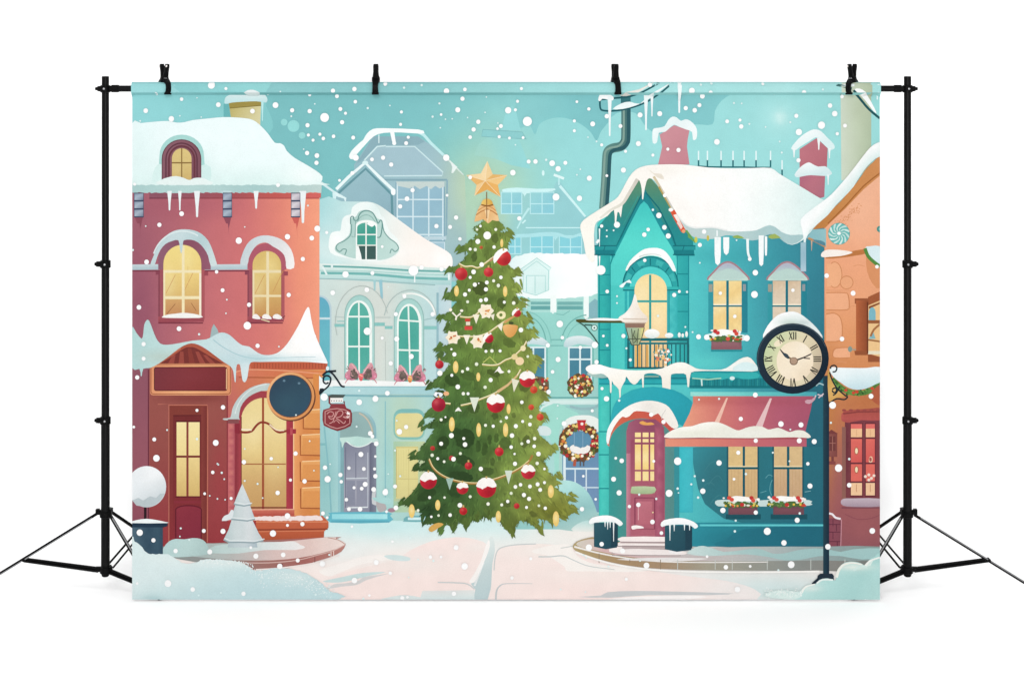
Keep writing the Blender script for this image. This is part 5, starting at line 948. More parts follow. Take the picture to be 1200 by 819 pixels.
def bauble(x,y,r,c,cap=None,lab=None):
    b=Part('bauble',tr); d=mix(hx(c),(0.25,0,0.05),.45)
    b.E(x,y,r,r,B(c,(x+r*.4,y+r*.5,r*.8,r*.8,d,.6),(x-r*.35,y-r*.4,r*.4,r*.4,'#f07a70',.55),step=2.2))
    if cap=='top': b.P(rough(arc(x,y-.2,r*1.05,r*1.08,172,8)+[(x+r*.6,y-r*.05),(x+r*.1,y-r*.18),(x-r*.4,y+r*.12)],.35,2,int(x)),'#fbf6f0'); 
    if cap=='side': b.P(sm([(x-r*1.2,y+r*.7),(x-r*1.3,y-r*.2),(x-r*.7,y-r*1.0),(x+r*.1,y-r*1.3),(x+r*.6,y-r*1.0),(x-r*.1,y-r*.6),(x-r*.6,y)],2),'#fdfaf5')
    if r>4: b.R(x-1,y-r-2.4,x+1,y-r+.3,'#c9a560')
gd=Part('garland',tr)
for q in ([(538,309),(545,312.5),(553,312),(560,314),(568,309),(576,303),(584,298)],[(538,394),(550,394.5),(560,394),(572,390),(582,383),(591,377),(605,369),(611,365)],[(565,427),(575,428),(584,427),(592,422),(600,419),(607,413),(613,407),(617,400)],[(540,475),(553,472),(562,468),(575,463),(588,456),(598,448),(606,440),(610,433)],[(519,472),(528,473)],[(539,371),(549,372),(556,370),(562,365)]): 
    gd.L(q,2.2,'#c2ab62',smooth=3); gd.L([(x,y-.5) for x,y in q],.9,'#f8f1c8',smooth=3)
gd.L([(583,459),(595,451),(606,440)],3.4,'#d9b27a',2).L([(591,378),(600,372),(608,366)],3,'#cf9a58',1.4).L([(574,306),(583,299)],2.4,'#b98a5a')
gd.L([(503,538),(507,547),(515,555),(528,561.5),(545,565.5),(562,566),(578,562),(595,556),(610,548),(620,540),(624,533)],2.6,'#a87838',smooth=3).L([(503,537),(507,546),(515,554),(528,560.5),(545,564.5),(562,565),(578,561),(595,555),(610,547),(620,539)],1,'#ecd79a',smooth=3)
for (x,y,w,h,c,t) in ((558,374,8,11,'#f3ead0',0),(547,398,8,11,'#f6edd8',0),(586,384,7,8,'#f3ead6',.3),(556,474,11,17,'#dbe3cf',0),(604,452,9,15,'#e6e3c6',-.3),(596,559,9,16,'#cfdcc8',0),(527,567,9,14,'#9dbdae',0),(577,372,5,7,'#efe6cf',.2)):
    gd.P([(x-w/2,y-h/2+t*4),(x+w/2,y-h/2-t*4),(x+t*6,y+h/2)],c)
def flower(x,y,r,seed):
    f=Part('paper_flower',tr); rr=random.Random(seed); n=6
    pts=[]
    for k in range(n*2):
        a=k*math.pi/n+rr.uniform(-.1,.1); q=r*(1.12 if k%2==0 else .82); pts.append((x+q*math.cos(a),y+q*math.sin(a)))
    f.P(rough(pts,.6,2,seed),B('#f8ecd4',(x,y,r*.6,r*.6,'#f3d9a8',.6),step=3))
    for k in range(6): f.E(x+rr.gauss(0,1.8),y+rr.gauss(0,1.8),1.2,1,rr.choice(['#d9803a','#c9602f','#e8a050']),n=7)
for a in ((569.5,364.5,8.6,1),(530.5,395.5,8,2),(560,400,8.4,3)): flower(*a)
or_=Part('ornament',tr); or_.P(sm([(589,383),(593,380),(600,380.5),(607,382),(604,391),(598,395.5),(592,392)],2),G(589,380,607,395,'#f0b870','#d98f3c')).E(599,378.5,3,1.6,'#3f4a28').E(609,423,5,4.8,'#f3d3a0').E(603,418,3.6,3.6,'#e6cf90').E(613,408,3.2,3.4,'#f0e0ac').P(sm([(581.5,369),(586,364.5),(592,366),(592,372),(586,374)],2),'#f1e6b0').E(587,369,2,2,'#6a7f38')
or_.L([(530,366),(535,371),(540,367)],2,'#f5ecd8').L([(535,371),(534,375)],2,'#f5ecd8').E(528,363,2,2,'#f8f2e2').E(541,364,2,1.6,'#f8f2e2')
or_.R(545,373.5,551,376.5,'#d93a34').R(544.5,382,553.5,386.5,'#d8403a').R(546,377,551,381,'#e9d9c2').L([(566,425),(574,418),(582,426)],1.3,'#b9c060').P(sm([(579,437),(583,432),(585,429),(588,434),(591,436),(586,437.5),(583,434.5)],2),'#fbf4ec').P(sm([(533,482),(537,477),(539,479),(541,482),(537,481)],2),'#f7f3ea')
or_.P(sm([(508,462),(513,459.5),(519,461),(517,465),(511,465)],2),'#e6edf3').E(513,462.5,1.6,1.4,'#2f4a58').E(523,461,3.4,2.6,'#eeb07a').E(511,461,1.6,2,'#ffffff')
for a in ((590,302.5,9,'#d42c30','side'),(540.5,321,7.4,'#d22e33'),(572.5,319,5.6,'#d83035'),(515,427,5,'#c8262f'),(514,474,8.2,'#b01f35'),(581,473,10.5,'#d2232f','top'),(618,444.5,9.2,'#dc2833','top'),(502,563,9.8,'#cf1f30','top'),(570,571.5,11.4,'#d2202e','top'),(542,572,6.8,'#d42632','top'),(619,553,8.2,'#d62a38','top'),(585,529,5.2,'#d8262e'),(549,545.5,4.4,'#cf2630'),(543,598.5,4.6,'#cf2228'),(605.5,592.5,3.4,'#cf2a2e'),(507,525,2.8,'#c4302a'),(529,536.5,3,'#c02c30'),(622.5,477,3.4,'#e0482c'),(633,488.5,4.2,'#de4a2c'),(564,290,2,'#c9522c'),(606,367,4.6,'#cf2c34','side'),(573,396.5,5.4,'#c8222e','side'),(625.5,456.5,4.4,'#e2482a')): bauble(*a)
for (x,y,a,b) in ((535,341,2.8,6.4),(592,341.5,2.6,6.4),(534,430,3.2,7.2),(560.5,441.5,2.4,5.2),(529.5,497,3.4,8.6),(561,503.5,2.9,8.2),(592.5,503.5,3.1,8.2),(596,479,2.4,6),(645.5,575.5,3.6,7.6),(513,591.5,3,6.2),(482.5,598.5,3.6,8.2),(584,605,3.1,7),(651.5,607.5,3.8,9),(588,285,1.8,5)):
    g=Part('candle_light',tr); g.E(x,y,a,b,B('#efc766',(x,y-1,a*.6,b*.5,'#fbe9a8',.8),step=2.2),n=14)
tk=Part('gift_branch',tr); tk.P(sm([(502,620),(506,615),(514,612),(520,614),(514,618),(506,623)],2),'#d9a54e'); tk.name='twig'
ld=Part('tree_lights',tr,None,'stuff')
TD='571,276,5;560,283,3.2;551,292,2;557,292.5,2.2;579,289.5,2.2;581,269,2;563,265,1.7;559,269,1.7;564.5,310,3;555,318.5,3;551,325,2;556.5,333.5,2.7;570.5,331,2.5;578.5,329,2;587,325,2.3;584,335,2;561,332,1;545,345,2.7;550,340,2;569.5,339,2.7;584,334.5,2.2;563.5,352,2.4;569.5,351,2.7;548,353.5,2;591,354,2;602,355,2.3;610.5,386.5,3;532.5,415,2.7;569.5,411.5,2;576.5,411,2.2;586,411,2;558.5,426.5,2.3;548,432,2.2;542,435,2;529.5,439.5,2;515.5,437,3.5;536.5,453,3;543,461,2.2;548.5,461,2;568.5,453.5,2.2;575,445,2.7;596.5,435,2;611.5,471,2.3;618.5,417.5,1.8;529,409,1.5;529,510,3.2;517,519.5,2.6;545,520.5,3;543.5,513.5,2;517,491.5,2;522,488.5,1.3;539.5,531,2;531.5,537.5,3;520.5,540.5,1.8;513,537,2;506.5,533,2.2;563.5,549,2.8;569,498,2;578,499,2.1;587,493.5,1.7;593.5,489,2.1;604.5,499,2.7;612.5,493.5,2;622,488,2.3;621,497,2.4;600,510,2.9;599,523.5,2.3;611.5,519.5,2;619,517,2.4;626.5,513.5,2.3;626,522.5,2.3;631,531.5,3;603.5,543,2.7;629.5,542.5,2.2;603,531.5,1.5;604,570,2.4;610,567.5,2.3;621,569.5,2.5;630,567,2.6;633,573.5,2.5;638,565,2;614,579.5,2.7;620,584,2.7;599,577.5,2;595,587,2.2;588,591,2;617,594,2;631.5,592,1.8;639,595,2.2;572,590,2.2;539,591.5,3;551,581.5,2;503.5,582.5,2;521,582.5,1.6;505.5,605,1.7;514,603.5,1.7;527.5,603,2.3;490,597.5,1.8;638,549,1.7'
def dots(part,txt,fn,sc=1.0):
    lv=max(o[4] for o in LEV)+1; print('top level',lv)
    for i,t in enumerate(txt.replace('\n','').split(';')):
        x,y,q=map(float,t.split(',')); part.E(x,y,q*sc,q*sc*1.04,fn(i,q),n=14 if q>2 else 9,lv=lv+i%8)
dots(ld,TD,lambda i,q:['#fdfdf6','#f3f6e2','#fffffb','#e4ecd0'][i%4 if q<2.4 else 0],.9)
# ================================================================== front snow bank right
bk.P(sm([(1034,650),(1024,652),(1018,656),(1014,662),(1008,659),(1000,657.5),(992,658),(985,662),(981,669),(979,679),(974,678),(968,677),(960,679),(955,684),(948,684),(941,688),(937,694),(939,698),(930,704),(1034,704)],3),B(G(940,660,1034,702,'#c3e6e2','#b4e0dc','#a9d9d5','#b5dfdb'),(1000,664,22,4,'#f3f5ea',.8),(950,688,12,4,'#e9f3ec',.8)))
bk.L([(939,694),(944,687),(955,684)],3,'#f3f6ee',1.4,smooth=3).L([(980,676),(983,667),(989,661),(999,659),(1010,661)],3.6,'#f4f4ea',1.4,smooth=3).L([(1013,664),(1019,657),(1031,652.5)],3,'#f6f8f2',1.6,smooth=3).L([(957,683),(964,678.5),(976,679)],2,'#eaf4ef',smooth=2)
bk.L([(1000,668),(1008,663),(1016,664)],2.4,'#d3ece6',smooth=2)
bk.P(sm([(896,696),(910,691),(930,692),(940,696),(930,702),(905,700)],2),B('#d8eee9',(918,695,12,4,'#eaf4ee',.6)))
r_=random.Random(5)
for i in range(150):
    x=r_.uniform(895,940); y=694+r_.gauss(0,3)
    if y<701: bk.E(x,y,.8,.8,r_.choice(['#f1f8f4','#cfe8e4']),n=5)
bk.P(sm([(1014,664),(1019,658),(1024,655),(1020,662)],1),'#dcefe8')
# ================================================================== snowflakes
sn=Part('printed_snowflakes',backdrop,'white round snowflakes scattered over the whole picture','stuff')
SD='''171,130,3;201,139.5,3.5;213,116.5,2.3;184,110,2;249,100,4.5;266,104,2;256,123,3;296,130.5,3;323,123.5,3.7;342.5,129.5,2.7;363,130.5,2.7;363,111.5,2;380.5,138,5.6;360.5,147,2.7;361.5,158.5,2;367,164.5,2;375,157.5,2;379,162.5,2.3;391,160,2.3;360,179.5,2.7;371.5,182.5,3;371,191,2.7;391,106.5,2.7;395,113,2.5;326,217,2.5;213,250.5,3;158,216,2;398,211.5,1.8;361,241,1.2;164.5,142,1.2;211,136,1;236,137.5,.9;314,111,1;329.5,107.5,1;341.5,136.5,1.2;356,175,.9;231,115,.9;369,122,1;
187,263.5,2.7;171,265,1;280,282,4;337,277.5,3.4;372,268,3.8;365.5,279,3;355,303.5,2.7;254,318.5,2.2;261,340,2.5;266,351,1.1;292,357,2.7;163,360,3;210,385,3;290,381.5,4.8;233.5,391.5,1.5;168.5,403,2.7;302,405,2.7;338.5,345.5,2.7;368,394,2.8;327,406,1.1;172,307,3;265,367,1;287,266,.9;156,293,1.4;
161,442,2.7;168.5,420,2.5;231,480.5,2;261.5,477,2.8;181,514.5,2.5;183.5,536.5,4.2;253,518.5,3.7;318,537,2.2;286,541,2.8;346.5,531,2.7;287,525.5,1.1;363,516.5,1.1;196,503.5,1.2;255,543,1.2;157,500,1.8;326,547,1;231,514,1.6;347,486,1.1;
249.5,553,2.2;260,553.5,1.5;240,578,1.8;271,583.5,2;340.5,562,2;325.5,577,2.8;357,563.5,2.8;164,623.5,4;180,632.5,2.7;206,645,2.8;239,621.5,2.5;261.5,622,3.2;246,646,3.2;320,624.5,4;300,651,3.2;332,649.5,3;349,656,2.6;354.5,613.5,2.7;328,663,3.4;197,683,4.3;226,690,2.9;285.5,695,2.7;161,683,1.7;378,660,3.5;233,697,1.2;259,694,1.2;386,649.5,1.3;370,696,1.5;212,618.5,1.3;337,604,3.5;337,615,1.9;211,628,1;255,584,1.1;246,580.5,1;264,585,1;256,544,1.2;294,641,1.8;368,551,1;384,561,4;381,547.5,2.8;378.5,601,2.5;383.5,606,1.8;302,566.5,1.4;287,563,1.3;308,583,1;263,561,1.1;222,632,1.4;
416,104.5,2.8;416.5,119.5,2.3;452,98.5,2.5;474,103,1.5;494.5,100,1.5;523.5,107,3.5;545,105,2.3;542,116,2.7;536.5,129,3.2;399,128,2.5;405,133,2;401,143.5,2.7;431,127,1.5;470.5,131.5,2;469.5,146,2;515,121.5,1.4;517,134.5,1.7;507,137,1.5;522,140,1;530,139.5,1;560.5,143,2.7;555,152,2.7;551,161,2.3;595.5,129.5,4;606.5,119,2;604,129,2;587,148,2.5;583,151,1.7;618,142.5,5.8;585,160.5,2;597,162,1.8;613,161.5,1.8;604,170,1;601,202.5,3.5;417,185,3.8;436,187,2.4;449,185,2.7;458.5,193,2.7;478.5,161,2;476,168,2.5;523,185,4;413,203,2.5;483.5,223,2.7;477,233,3;469,242,2.7;524,229,1.8;534.5,255,2.7;608.5,256,2.7;414,161.5,2.5;457,124,1;516,150,1;570,114,1;568.5,132,1;548,138,.9;611,104,2;551,208,2.4;583.5,144.5,.9;
511.5,265,2.7;527.5,266,2.5;539,280,2.2;405,321.5,4;436.5,320,2.5;484.5,317,6.2;494,313.5,2.7;517.5,315.5,2.7;390,343,3;430,339.5,3;474,347,2.5;383,272.5,2;448,289,1.8;455,336,.7;
430.5,388,4.6;465,397,3.2;482,417.5,3.2;458,425.5,2.7;448,396,2;507,368,2.7;464,368,2.6;421,457.5,1.5;454,460.5,3;440,467,3.8;421,471,3.6;380,465,4.6;
468,505.5,3.6;476,500,2.7;434,507.5,3;436.5,511,2.4;418,499.5,1.3;423,532,3.2;441,519.5,3;440,534.5,1.7;409,548,2.2;426.5,549,2.4;439,549,2;440,557.5,2.8;399,556,2.7;428,567,3.2;424,572,2.4;415,571,2;438,573,3;463,569.5,2.6;452,575,2.9;400,564,2.2;387,543.5,1;465,492.5,1.2;463,527.5,1.4;469,557.5,1.4;455,555,1;
451.5,576.5,3.6;406,585,2.3;409,596,2.5;422,596,3;464,594.5,3;453,599,1.8;412.5,616.5,1.7;460,634,1.7;481,630,1.5;534.5,641,3.2;544.5,663,4.2;504.5,652,2.2;517,652,1.8;508,656.5,1.5;415.5,679.5,3.6;441,658.5,3.2;457.5,671,2.2;532,695,2.8;471.5,700,2.6;477.5,699,1.8;490,655,1.1;479,676,1;433,697,1.7;426,701,1.6;600,676.5,2.2;
619.5,189.5,2.5;627.5,189.5,2.8;640,187.5,1.5;647,191.5,3.6;654,198,3.4;662.5,191,2.5;651.5,231,4.4;679,232.5,3.4;690.5,209,3.2;680,198.5,1.1;676,205,1.1;711,206,1.8;705,265,2.1;711,270,1.1;719,270,1.2;711,277,1.3;
656,379.5,4.2;659,395.5,2.2;654,421,3.2;647.5,435.5,2.3;642,404.5,2.7;697,404,4;699,424,2.7;711.5,341.5,2.3;711.5,404.5,1.8;707,393.5,1.7;723,347,1.3;723,355,1.2;680,407,2.3;
643,459,2.9;694,481,2;653.5,475,1.2;661,496,3.1;711,467,3.1;705.5,455,2;719,561,3.1;725.5,577,3.3;728.5,539.5,2.9;721.5,536.5,1.8;683.5,557.5,1.7;653,490,1;
682,596,2.8;698,584.5,1.7;748,591,2.8;737.5,593,2.1;764.5,611,2.9;775,624,2.3;757.5,662,3.7;705,637,2.8;657,690,1.2;784,577.5,4.4;794,572,1.6;690,641,4;622,654,2;729.5,645,3.2;734,678,2.1;687,653,1.2;684,650,1.3;750,656.5,1.2;686,693,1.1;713,663,1.4;795,577,1;818,582.5,1.6;828.5,651.5,1.8;749,579,1.5;769,584,1.5;
676,119.5,1.8;690,128,2.1;694.5,145.5,3.1;673,153.5,2;711,136.5,2.8;727,148,2.5;705,170,2;733,177.5,2;748,168.5,3.2;765,182,2;730.5,199.5,3.2;750,135,3.2;773,133.5,3.2;803.5,127,2.7;814,129.5,2.9;819.5,123.5,2.6;823,113,3.1;810,106.5,3.7;832,108.5,2.4;833,98,1.6;820.5,99.5,1.4;852,142.5,2.4;867,141,2;868.5,148.5,2.8;840,166.5,3.6;795,176,2.7;782.5,175,2;761,99.5,2.7;860,121,1.3;699,166,1.2;689,161,1;673,142,2;
893,98.5,1.9;869,121.5,1.1;941,108.5,2.8;986.5,113.5,2.3;972.5,124,2.9;978,133.5,3.5;933,136,2.6;926,143.5,1.3;962.5,147,4.6;936,155,4;990,147.5,2.5;981,157,2.1;878,145.5,1.3;897,149,1.1;916,179,1.3;935.5,188,2.7;963,105,1.3;913.5,166,1.1;907,110.5,1;
765,246,1.6;772,252.5,3.4;778.5,266.5,2.9;783,276.5,3.2;755,275,2.8;759.5,269,2.3;820,287,2.6;825,271.5,2.8;820,308,1.1;755.5,305,2.2;779,229,2.4;
885,319.5,3.5;884,345,4.3;844,343.5,2.2;929,340,2.2;878.5,303.5,2.4;863,281.5,1.1;968.5,323,2.9;790,345.5,2.6;796,341.5,1.9;805,342,1.5;841,280,1.2;
818.5,394.5,3.1;828,395,3.4;730.5,393.5,2.6;861,370.5,2.2;783,411.5,1.9;738.5,421.5,2;811.5,389,1.2;803,383,1.2;771,370,1.6;734,408,1.4;
999.5,343.5,3.1;986.5,397,2.9;875,396,3.8;885,462.5,3.1;975.5,474.5,4.4;1020.5,464,3.1;860.5,371,1.8;
710.5,467,3.2;794,540,4.7;842.5,542,3.4;766,540,1.9;777.5,494,2.7;763,485.5,2.7;865,530,2.6;814,557.5,1.4;868,490.5,2.7;842.5,467,1.4;819,468,1.2;725.5,469,1.6;
915,496.5,3.5;938.5,497.5,3.2;885.5,516,2.7;936.5,516,3.2;954,517,3.2;946.5,543,2.2;949,569,3.2;823.5,575,3.4;824,562.5,1.6;810,567,1.4;860,561,1.8;905.5,530,1.3;874,555,1.6;926,503,1.2;925,540,1.2;
934,609,3.2;847,597.5,3.4;885.5,600,2.7;899,622,4.5;918.5,635.5,3.4;862,609.5,1.4;861,622,1.6;970,640,3.5;1022,621.5,3.6;927,661,4.3;850.5,664,2.9;864,690,3.6;937,601,1.6;995,568,2.9;879,663,1.8;912,667.5,1.4;
1027.5,312.5,2.3;982.5,548,4.7;995,537.5,1.6;973.5,495,1.4;1014,702,.9'''
dots(sn,SD,lambda i,q:'#ffffff' if q>1.6 else '#e2f6f5',.92)
# pale translucent looking discs in the sky
for (x,y,q,c) in ((333,143.5,4,'#8fd8d6'),(344,148,7,'#8fdad8'),(354,159,4,'#8fd8d6')): sky.E(x,y,q,q,c)
for p in PARTS: p.build()
# ================================================================== cloth back (gives the cloth its thickness)
def newmesh(name,bm,m,parent=None,smooth=True):
    me=bpy.data.meshes.new(name); bmesh.ops.recalc_face_normals(bm,faces=bm.faces); bm.to_mesh(me); bm.free()
    if smooth:
        for p in me.polygons: p.use_smooth=True
        try: me.set_sharp_from_angle(angle=math.radians(40))
        except Exception: pass
    for k in (m if isinstance(m,(list,tuple)) else [m]): me.materials.append(k)
    o=bpy.data.objects.new(name,me); COL.objects.link(o); o.parent=parent; return o
bm=bmesh.new()
def box(bm,lo,hi):
    vs=[bm.verts.new((lo[0] if i&1==0 else hi[0],lo[1] if i&2==0 else hi[1],lo[2] if i&4==0 else hi[2])) for i in range(8)]
    for f in ((0,1,3,2),(4,6,7,5),(0,4,5,1),(2,3,7,6),(0,2,6,4),(1,5,7,3)): bm.faces.new([vs[i] for i in f])
a=world(X0+.05,Y1-.05,-.1); b=world(X1-.05,YP,-.5)
box(bm,(a.x,a.y,a.z),(b.x,b.y,b.z)); newmesh('cloth_lining',bm,M_CLOTHBACK,backdrop,False)

def root(name,label,cat,loc,group=None):
    o=bpy.data.objects.new(name,None); COL.objects.link(o); o.location=loc; o['label']=label; o['category']=cat
    if group: o['group']=group
    return o
def part(name,bm,m,parent,base):
    """bm is in world coordinates; store it relative to its thing's base"""
    bmesh.ops.translate(bm,verts=bm.verts,vec=-base); return newmesh(name,bm,m,parent)
def tube(bm,p,q,r0,r1=None,n=20,cap=True):
    r1=r0 if r1 is None else r1; p=Vector(p);q=Vector(q); d=(q-p).normalized(); u=d.orthogonal().normalized(); v=d.cross(u)
    A=[bm.verts.new(p+(u*math.cos(2*math.pi*i/n)+v*math.sin(2*math.pi*i/n))*r0) for i in range(n)]
    Bq=[bm.verts.new(q+(u*math.cos(2*math.pi*i/n)+v*math.sin(2*math.pi*i/n))*r1) for i in range(n)]
    for i in range(n): bm.faces.new((A[i],A[(i+1)%n],Bq[(i+1)%n],Bq[i]))
    if cap: bm.faces.new(A[::-1]); bm.faces.new(Bq)
def lathe(bm,p,axis,prof,n=24):
    """prof: list of (distance along axis, radius)"""
    d=Vector(axis).normalized(); u=d.orthogonal().normalized(); v=d.cross(u); rings=[]
    for (t,r) in prof: rings.append([bm.verts.new(Vector(p)+d*t+(u*math.cos(2*math.pi*i/n)+v*math.sin(2*math.pi*i/n))*r) for i in range(n)])
    for a,b in zip(rings,rings[1:]):
        for i in range(n): bm.faces.new((a[i],a[(i+1)%n],b[(i+1)%n],b[i]))
    bm.faces.new(rings[0][::-1]); bm.faces.new(rings[-1])
def bar(bm,p,q,w,t,side,bev=.25):
    """flat bar from p to q, width w across `side`, thickness t"""
    p=Vector(p);q=Vector(q);d=(q-p).normalized(); s=Vector(side); s=(s-d*s.dot(d)).normalized(); k=d.cross(s)
    c=bev*min(w,t); prof=[(-w/2+c,-t/2),(w/2-c,-t/2),(w/2,-t/2+c),(w/2,t/2-c),(w/2-c,t/2),(-w/2+c,t/2),(-w/2,t/2-c),(-w/2,-t/2+c)]
    A=[bm.verts.new(p+s*x+k*y) for x,y in prof]; Bq=[bm.verts.new(q+s*x+k*y) for x,y in prof]
    for i in range(8): bm.faces.new((A[i],A[(i+1)%8],Bq[(i+1)%8],Bq[i]))
    bm.faces.new(A[::-1]); bm.faces.new(Bq)
def channel(bm,p,q,w,side):
    """U-section leg: a web with two lips"""
    bar(bm,p,q,w,w*.30,side); p=Vector(p);q=Vector(q); d=(q-p).normalized(); s=Vector(side); s=(s-d*s.dot(d)).normalized(); k=d.cross(s)
    for e in (-1,1): bar(bm,p+s*e*w*.40+k*w*.3,q+s*e*w*.40+k*w*.3,w*.2,w*.9,side)
def dpt(d):   # layout depth -> world y
    return -d*S
def stand(label,m,xp):
    """m = +1 for the stand on the right, -1 for the left one; xp = its pole on the layout"""
    dp=-9.0; k=(D-dp)/D
    def W(x,y,d=0.0):      # x measured outward from the pole, d forward of the pole; sizes in layout units
        return Vector(((xp-600)*k*S+m*x*S, -(dp+d)*S, (YF-YC)*S+(YC-y)*k*S))
    base=W(0,YF); base.z=0
    t=root('backdrop_stand',label,'stand',base,'tripod stands holding the backdrop')
    u=S
    def lower(name,y0,y1,r0,r1=None): 
        bm=bmesh.new(); tube(bm,W(0,y0),W(0,y1),r0*u,r1 and r1*u,28); return part(name,bm,M_BLACK,t,base)
    lower('pole_section',672,494,5.1); lower('pole_section',494,312,4.6); lower('pole_section',312,90.5,4.3)
    bm=bmesh.new(); lathe(bm,W(0,90.6),(0,0,1),[(0,4.3*u),(.6*u,4.2*u),(1.0*u,3.4*u)],28); part('pole_cap',bm,M_PLAST,t,base)
    for y in (309.5,492.5):
        bm=bmesh.new(); lathe(bm,W(0,y+4.6),(0,0,1),[(0,5.2*u),(.6*u,6.2*u),(8.4*u,6.2*u),(9.2*u,5.0*u)],28)
        bar(bm,W(4,y),W(8.4,y),6.4*u,6*u,(0,0,1))
        c=part('clamp_collar',bm,M_PLAST,t,base)
        bm=bmesh.new(); lathe(bm,W(7.8,y),(m,0,0),[(0,2.6*u),(1.2*u,3.4*u),(2.6*u,3.4*u),(3.0*u,2.2*u),(4.6*u,2.0*u),(5.0*u,1.4*u)],14); part('knob',bm,M_PLAST,c,base)
        bm=bmesh.new(); lathe(bm,W(-.4,y,6.0),(0,-1,0),[(0,1.3*u),(.6*u,1.2*u),(.9*u,.6*u)],12); part('rivet',bm,M_STEEL,c,base)
    # top bracket for the crossbar
    y=104.3
    bm=bmesh.new(); lathe(bm,W(0,y+4.4),(0,0,1),[(0,5*u),(.5*u,6*u),(8*u,6*u),(8.6*u,5*u)],28); bar(bm,W(-4,y),W(-10.5,y),7.2*u,6.4*u,(0,0,1)); bar(bm,W(4,y),W(7.6,y),6.6*u,6*u,(0,0,1))
    c=part('crossbar_bracket',bm,M_PLAST,t,base)
    bm=bmesh.new(); lathe(bm,W(7.2,y),(m,0,0),[(0,2.6*u),(1.2*u,3.2*u),(1.8*u,3.2*u),(2.2*u,2.0*u),(4.4*u,2.0*u),(4.8*u,1.2*u)],14); part('knob',bm,M_PLAST,c,base)
    bm=bmesh.new(); lathe(bm,W(.6,y,5.8),(0,-1,0),[(0,1.3*u),(.6*u,1.2*u),(.9*u,.6*u)],12); part('rivet',bm,M_STEEL,c,base)
    # spreader collar at the top of the legs, sleeve with ears
    yc=601.5
    bm=bmesh.new(); lathe(bm,W(0,yc+4.6),(0,0,1),[(0,5.4*u),(.8*u,6.6*u),(6.6*u,6.6*u),(7.4*u,5.4*u)],28)
    dirs={'out':Vector((1,0.05)),'front':Vector((-1.0,0.0)),'back':Vector((-.5,-.86))}
    ears=(('out',Vector((1,.05)).normalized(),11),('in',Vector((-1,.1)).normalized(),8),('back',Vector((-.6,-.8)).normalized(),9))
    for _,v,l in ears:
        p=W(v.x*4,yc-1.6,v.y*4); q=W(v.x*l,yc-1.6,v.y*l); bar(bm,p,q,5.4*u,6.4*u,(0,0,1)); bar(bm,W(v.x*(l-4),yc-4.6,v.y*(l-4)),W(v.x*l,yc-4.6,v.y*l),1.8*u,6.6*u,(0,0,1))
    part('leg_collar',bm,M_PLAST,t,base)
    # lower hub
    bm=bmesh.new(); lathe(bm,W(0,671.5),(0,0,1),[(0,5.2*u),(.8*u,6.4*u),(7.6*u,6.4*u),(8.4*u,5.2*u)],28)
    for v,l,h in ((Vector((1,.05)),11,0),(Vector((-1,.0)),8,0),(Vector((-.4,-.9)),9,0)):
        bar(bm,W(v.x*4,666.5,v.y*4),W(v.x*l,666.5,v.y*l),6*u,5.6*u,(0,0,1))
    lathe(bm,W(0,675.2),(0,0,1),[(0,3.2*u),(1.0*u,4.4*u),(4*u,4.4*u)],24)
    part('brace_hub',bm,M_PLAST,t,base)
    # legs: from the collar to the floor.  (top xyz) (foot xyz) (brace joint fraction)
    zf=YC+(YF-YC)/k-1.8
    L=(('out',(8.5,602,.4),(170,zf,6),.535),('in',(-6.5,602.5,.6),(-64.5,zf,1.5),.90),('back',(-5.5,599.5,-5),(-88,zf,-112),.33))
    for nm,p0,p1,fr in L:
        P0=W(*p0); P1=W(*p1); side=(P1-P0).cross(Vector((0,0,1)))
        bm=bmesh.new(); channel(bm,P0,P1,3.5*u,side if nm!='out' else (0,-1,0.0)) if nm!='x' else None
        lg=part('leg',bm,M_BLACK,t,base)
        bm=bmesh.new(); d=(P1-P0).normalized(); g=bmesh.new(); bar(g,P0.lerp(P1,.04)-Vector((0,1.75*u,0)),P0.lerp(P1,.96)-Vector((0,1.75*u,0)),1.25*u,.5*u,d.cross(Vector((0,1,0)))); part('highlight_strip',g,M_HIGHLIGHT,lg,base); lathe(bm,P1-d*3.4*u,d,[(0,2.2*u),(.6*u,2.9*u),(3.0*u,3.0*u),(4.2*u,2.2*u)],14); part('foot',bm,M_PLAST,lg,base)  # pale strip laid along each leg as its painted highlight, then the foot
        J=P0.lerp(P1,fr); hv={'out':W(8,667.2,.5),'in':W(-5,668.8,1.2),'back':W(-5,664.5,-6)}[nm]
        bm=bmesh.new(); dd=(J-hv).normalized(); sd=dd.cross(Vector((0,1,0))) if nm!='back' else dd.cross(Vector((0,1,0)))
        o=2.1*u if nm!='back' else 3.4*u
        off=sd.normalized()*o
        bar(bm,hv+off,J+off*.8,2.9*u,2.4*u,(0,1,0)); bar(bm,hv-off,J-off*.8,2.9*u,2.2*u,(0,1,0))
        lathe(bm,J+Vector((0,3*u,0)),(0,-1,0),[(0,1.8*u),(6*u,1.8*u)],12)
        if nm!='back': bar(bm,hv+Vector((0,1.6*u,0)),J+Vector((0,1.6*u,0)),4*u,.8*u,sd)
        part('brace',bm,M_BLACK,t,base)
    return t
stand('black tripod stand holding the left end of the crossbar, beside the red house',-1,123.5)
stand('black tripod stand holding the right end of the crossbar, beside the orange house',1,1063.5)
